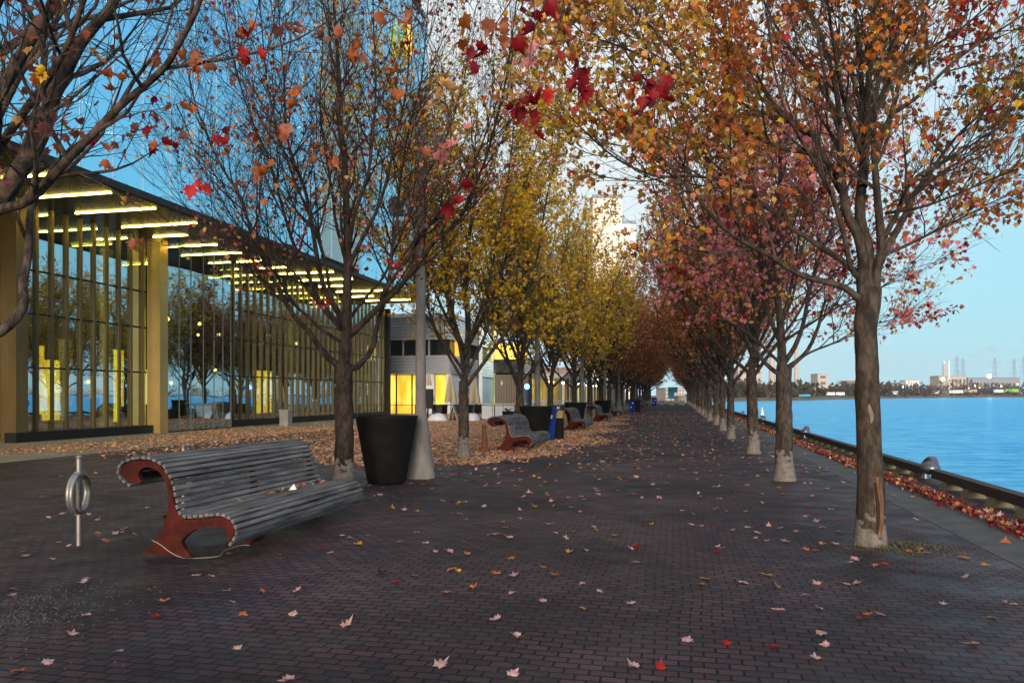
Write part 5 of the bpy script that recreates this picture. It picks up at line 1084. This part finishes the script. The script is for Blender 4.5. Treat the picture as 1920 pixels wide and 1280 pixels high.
def block(name, px0, px1, py0, zc, m, label, cat='building', pyb=None, depth=10, wins=None, wm=None):
    a, b2 = img(px0, py0, zc), img(px1, py0, zc); c = (a + b2) / 2; wd = (px1 - px0) / FPX * zc; h = a.z; z0 = -1 if pyb is None else img(0, pyb, zc).z
    r = thing(name, (c.x, c.y, z0), label, cat, rz=TH)
    h = h - z0
    MB().box(-wd / 2, wd / 2, 0, depth, 0, h).build('wall', m, r); MB().box(-wd / 2 - wd * .02, wd / 2 + wd * .02, -.01 * wd, depth + .02 * wd, h, h + max(.25, h * .02)).build('roof', M['greyb'], r)
    if wins:
        nx, nzz = wins
        for i in range(nx):
            for j in range(nzz): x0 = -wd / 2 + wd * (i + .25) / nx; zz = h * (j + .3) / nzz; MB().box(x0, x0 + wd / nx * .5, -.03 - wd * .002, 0, zz, zz + h / nzz * .42).build('window', wm or M['wfar'], r)
    return r
block('far_cream_block', 1248, 1284, 728, 210, M['sand'], 'cream building closing the view at the end of the promenade', wins=(6, 4), depth=14)
block('far_lit_block', 1272, 1286, 744, 150, M['sand'], 'small pale hut at the far end, right of the teal sign', depth=4, wins=(2, 1))
block('cream_tower', 1112, 1166, 372, 260, M['tower'], 'tall pale cream tower glowing in evening light behind the golden maples', wins=(5, 16), wm=mat('sunset_glow_tower_window', (.55, .50, .40), .4, emit=(1, .88, .62), es=.35))  # tower panes carry the same sunset glow as emission
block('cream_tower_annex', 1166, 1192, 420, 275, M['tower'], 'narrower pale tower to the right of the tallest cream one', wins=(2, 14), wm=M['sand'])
block('dark_backdrop_block', 960, 1105, 690, 190, M['brickb'], 'low brown block far behind the left row of maples', wins=(14, 3), depth=16)

# ------------------------------------------------------------------ far shore across the water
SH = [(1270, 330), (1400, 380), (1500, 420), (1600, 540), (1700, 700), (1800, 800), (1920, 900), (2100, 1000), (2500, 1100), (3400, 1200)]
W = -1.5
def shp(px, zc, z): p = img(px, HY, zc); return (p.x, p.y, z)
V, Fc = [], []
for px, zc in SH: V += [shp(px, zc, W - .3), shp(px, zc * 1.012, W + 1.6), shp(px, zc * 1.1, W + 3.0), shp(px, zc * 3.0, W + 4.0)]
for i in range(len(SH) - 1):
    for k in range(3): o_ = i * 4 + k; Fc.append((o_, o_ + 1, o_ + 5, o_ + 4))
b = MB(); b.add(V, Fc); tag(b.build('far_shore', M['shore']), kind='structure')
def zsh(px): return float(np.interp(px, [s_[0] for s_ in SH], [s_[1] for s_ in SH]))
def gz(px): return HY + 0.0
# tree belt on the shore
pos, sz_, cols = [], [], []
q = random.Random(8)
for i in range(230):
    px = q.uniform(1300, 1960) if i < 180 else q.uniform(1960, 3200); zc = zsh(px) * q.uniform(1.02, 1.14); h = q.uniform(6, 15) * zc / 700 * (1.2 if px < 1500 else 1.0); c = Vector(shp(px, zc, W + 2)); col = q.choice([(.10, .085, .045), (.13, .10, .06), (.08, .08, .04), (.16, .10, .05), (.09, .07, .05)])
    for k in range(70): 
        a = q.uniform(0, 6.28); rr = h * .75 * q.random() ** .5; zz = h * q.random() ** .8 * (1 - .5 * (rr / (h * .8)) ** 2)
        pos.append((c.x + rr * math.cos(a), c.y + rr * math.sin(a), c.z + zz)); cols.append(col)
o = leaves('far_wood', np.array(pos), 2.4, [TAN], [1], np.random.default_rng(3), hi=False, hang=False, cols=np.array(cols)); tag(o, 'belt of brown and olive trees along the far shore', 'trees', kind='stuff')
def sh_block(name, px0, px1, py0, m, label, k=1.1, wins=None, cat='building', depth=12, pyb=None): return block(name, px0, px1, py0, zsh((px0 + px1) / 2) * k, m, label, cat, depth=depth, wins=wins, pyb=pyb)
sh_block('shore_silo_building', 1384, 1428, 690, M['sand'], 'pale stepped industrial building on the far shore seen between the trunks', wins=(5, 4))
sh_block('white_shore_hall', 1424, 1442, 722, M['whiteb'], 'small white hall on the far shore next to the pale industrial building', wins=(3, 1))
sh_block('concrete_silo', 1533, 1553, 701, M['sand'], 'pale square silo on the far shore left of the wounded trunk', wins=(1, 4))
sh_block('brown_shore_hall', 1588, 1645, 714, M['brickb'], 'brown factory hall on the far shore behind the wounded trunk', wins=(9, 2))
sh_block('white_roof_hall', 1698, 1724, 713, M['whiteb'], 'white hall among trees on the far shore right of the wounded trunk', k=1.15, wins=(4, 1))
sh_block('long_power_hall', 1815, 1912, 708, M['greyb'], 'long grey factory hall on the far shore under the bright lamp', k=1.2, wins=(14, 1), depth=30)
sh_block('chimney_hall', 1760, 1812, 705, M['sand'], 'pale power station hall on the far shore below the twin chimneys', k=1.22, wins=(7, 2), depth=20)
sh_block('grey_shore_shed', 1672, 1694, 717, M['greyb'], 'small grey shed on the far shore beside the long white trailer', k=1.1, wins=(2, 1))
sh_block('low_brown_hall', 1500, 1530, 727, M['brickb'], 'low brown hall at the foot of the tall chimney', k=1.06, wins=(4, 1))
def shed(name, px0, px1, py0, py1, m, label, cat, group=None):
    zc = zsh((px0 + px1) / 2) * 1.015; a = img(px0, py1, zc); wd = (px1 - px0) / FPX * zc; h = (py1 - py0) / FPX * zc
    c = img((px0 + px1) / 2, py1, zc); r = thing(name, (c.x, c.y, c.z), label, cat, group, TH)
    MB().box(-wd / 2, wd / 2, 0, 2.6, h * .18, h, .1).build('body', m, r); b = MB()
    for s_ in (-.35, -.25, .3, .38): b.tube([(wd * s_, -.05, h * .12), (wd * s_, 2.6, h * .12)], h * .14, 10)
    b.build('wheels', M['black'], r)
TG = 'trailers and containers parked on the far shore'
for a, b2, c, d, m_, lab in ((1649, 1684, 733, 741, 'whiteb', 'long white trailer on the far shore just right of the wounded trunk'), (1544, 1566, 735, 742, 'whiteb', 'white container on the far shore, left of two beside the silo'), (1568, 1584, 735, 742, 'whiteb', 'white container on the far shore, right of two beside the silo'), (1498, 1520, 739, 744, 'teal', 'blue container low on the far shore'), (1780, 1806, 731, 738, 'whiteb', 'white trailer left of the dark gap on the right hand shore'), (1808, 1832, 730, 737, 'sand', 'pale orange trailer on the right hand shore'), (1865, 1882, 730, 737, 'white', 'pale trailer left of the lime green tarpaulins'), (1884, 1910, 729, 736, 'green', 'lime green tarpaulin stack on the right hand shore'), (1832, 1860, 731, 737, 'black', 'dark container between pale trailers on the right hand shore'), (1750, 1762, 733, 739, 'whiteb', 'small white van shaped trailer on the mid shore')):
    shed('shore_trailer', a, b2, c, d, M[m_], lab, 'trailer', TG)
def chimney(px, py0, w0, w1, m, label, k=1.15, band=True):
    zc = zsh(px) * k; c = Vector(shp(px, zc, W + 1)); top = img(px, py0, zc).z - c.z; r = thing('chimney', c, label, 'chimney')
    r0, r1 = w0 / 2 / FPX * zc, w1 / 2 / FPX * zc; MB().lathe([(r0, 0), (r1, top)], n=16).build('stack', m, r, smooth=True)
    if band: MB().lathe([(r1 * 1.03, top * .93), (r1 * 1.1, top), (r1 * .6, top + .4)], n=16).build('rim', M['whiteb'], r)
chimney(1447, 660, 13, 9, M['sand'], 'thick pale chimney on the far shore seen between two trunks'); chimney(1493, 634, 9, 6, M['sand'], 'tall thin pale chimney right of the crimson maple trunk')
chimney(1770, 677, 5.5, 4.5, M['sand'], 'left one of the pale twin chimneys on the far shore', 1.22); chimney(1778.5, 676, 5.5, 4.5, M['whiteb'], 'right one of the pale twin chimneys on the far shore', 1.22)
def pylon(px, py0, k, label):
    zc = zsh(px) * k; c = Vector(shp(px, zc, W + 2)); h = img(px, py0, zc).z - c.z; r = thing('power_pylon', c, label, 'pylon', 'lattice pylons on the far shore', TH); b = MB(); t = .17; bw = h * .09
    lv = [(0, bw), (.35, bw * .6), (.6, bw * .38), (1, bw * .2)]
    for sx in (-1, 1):
        for sy in (-1, 1): b.tube([(sx * w_, sy * w_, h * z) for z, w_ in lv], t, 4)
    for i in range(9):
        z0, z1 = i / 9, (i + 1) / 9; w0 = np.interp(z0, [a for a, _ in lv], [w_ for _, w_ in lv]); w1 = np.interp(z1, [a for a, _ in lv], [w_ for _, w_ in lv])
        b.tube([(-w0, -w0, h * z0), (w1, -w1, h * z1)], t * .7, 3).tube([(w0, -w0, h * z0), (-w1, -w1, h * z1)], t * .7, 3)
    b.build('mast', M['pyl'], r)
    for z in (.62, .76, .9): MB().tube([(-h * .16, 0, h * z), (h * .16, 0, h * z)], t * 1.1, 4).build('crossarm', M['pyl'], r)
for px, py, k, lab in ((1794, 667, 1.25, 'tallest lattice pylon, just right of the twin chimneys'), (1805.5, 672, 1.4, 'lattice pylon beside the tallest one, with smoke above'), (1865, 671, 1.3, 'lattice pylon above the bright white lamp'), (1901, 673, 1.35, 'lattice pylon between the bright lamp and the right edge'), (1919, 668, 1.3, 'lattice pylon cut by the right edge')): pylon(px, py, k, lab)
for px, py, m_, rr, lab in ((1768, 711, 'lampy', 3.2, 'bright yellow floodlight on the far shore below the twin chimneys'), (1855, 705, 'lampw', 3.4, 'brightest white floodlight on the far shore over the long hall'), (1817, 727, 'lampo', 1.6, 'small orange lamp on the right hand shore, left of two'), (1837, 726, 'lampo', 1.5, 'small orange lamp on the right hand shore, right of two'), (1828, 723, 'lampy', 1.1, 'small yellow lamp above the orange ones'), (1693, 725, 'lampw', .8, 'pale green white lamp beside the grey shed'), (1492, 730, 'lampy', .8, 'small yellow lamp at the foot of the tall thin chimney'), (1877, 724, 'lampy', 1.3, 'small yellow lamp left of the lime tarpaulins'), (1908, 720, 'lampy', 1.0, 'small yellow lamp near the right edge of the shore')):
    zc = zsh(px) * 1.03; p = img(px, py, zc); g0 = W + 1.8; r = thing('flood_lamp', (p.x, p.y, g0), lab, 'lamp', 'lamps on the far shore'); hh = p.z - g0; rr = rr / FPX * zc
    MB().tube([(0, 0, 0), (0, 0, hh)], .15, 5).build('pole', M['pyl'], r); MB().lathe([(.05, -rr), (rr * .7, -rr * .7), (rr, 0), (rr * .7, rr * .7), (.05, rr)], (0, 0, hh), 12).build('lamp', M[m_], r, smooth=True)
# smoke plume drifting from the far stacks
zc = 1150; a = img(1803, 670, zc); c = img(1838, 660, zc)
sm = bpy.data.materials.new('smoke'); sm.use_nodes = True; t = sm.node_tree; t.nodes.clear(); o_ = t.nodes.new('ShaderNodeOutputMaterial'); pv = t.nodes.new('ShaderNodeVolumePrincipled'); pv.inputs['Color'].default_value = (.85, .8, .85, 1)
tc = t.nodes.new('ShaderNodeTexCoord'); n = t.nodes.new('ShaderNodeTexNoise'); n.inputs['Scale'].default_value = .05; n.inputs['Detail'].default_value = 4; mr = t.nodes.new('ShaderNodeMapRange'); mr.inputs[1].default_value = .45; mr.inputs[2].default_value = .75; mr.inputs[4].default_value = .05
t.links.new(tc.outputs['Object'], n.inputs['Vector']); t.links.new(n.outputs[0], mr.inputs[0]); t.links.new(mr.outputs[0], pv.inputs['Density']); t.links.new(pv.outputs[0], o_.inputs['Volume'])
b = MB(); d = Vector((CS, SN, 0)); PP = [a, a + d * 15 + Vector((0, 0, 3)), a + d * 32 + Vector((0, 0, 7)), a + d * 50 + Vector((0, 0, 13)), a + d * 62 + Vector((0, 0, 17))]; b.tube(PP, [1.5, 4, 5.5, 6, 2], 14); tag(b.build('smoke_plume', sm), 'faint pink white smoke drifting right from the pylons on the far shore', 'smoke', kind='stuff')
# buoy
p = img(1429, 780, FPX * (EYE - W) / (781 - HY)); r = thing('buoy', (p.x, p.y, W), 'small white spar buoy floating on the lake between the trunks', 'buoy')
MB().lathe([(.3, -.2), (.34, .25), (.2, .45), (.12, 1.0), (.05, 1.35)], n=14).build('float', M['whiteb'], r, smooth=True); MB().lathe([(.35, .02), (.36, .2), (.345, .22)], n=14).build('band', M['lampo'] if False else M['hyd'], r)

# thin evening haze over the harbour
hz = bpy.data.materials.new('haze'); hz.use_nodes = True; t = hz.node_tree; t.nodes.clear(); o_ = t.nodes.new('ShaderNodeOutputMaterial'); pv = t.nodes.new('ShaderNodeVolumePrincipled')
pv.inputs['Color'].default_value = (.80, .90, 1, 1); pv.inputs['Density'].default_value = .00011; t.links.new(pv.outputs[0], o_.inputs['Volume'])
tag(MB().box(-1500, 4200, -600, 4300, -6, 190).build('haze', hz), 'thin pale evening haze over the harbour', 'haze', kind='stuff')
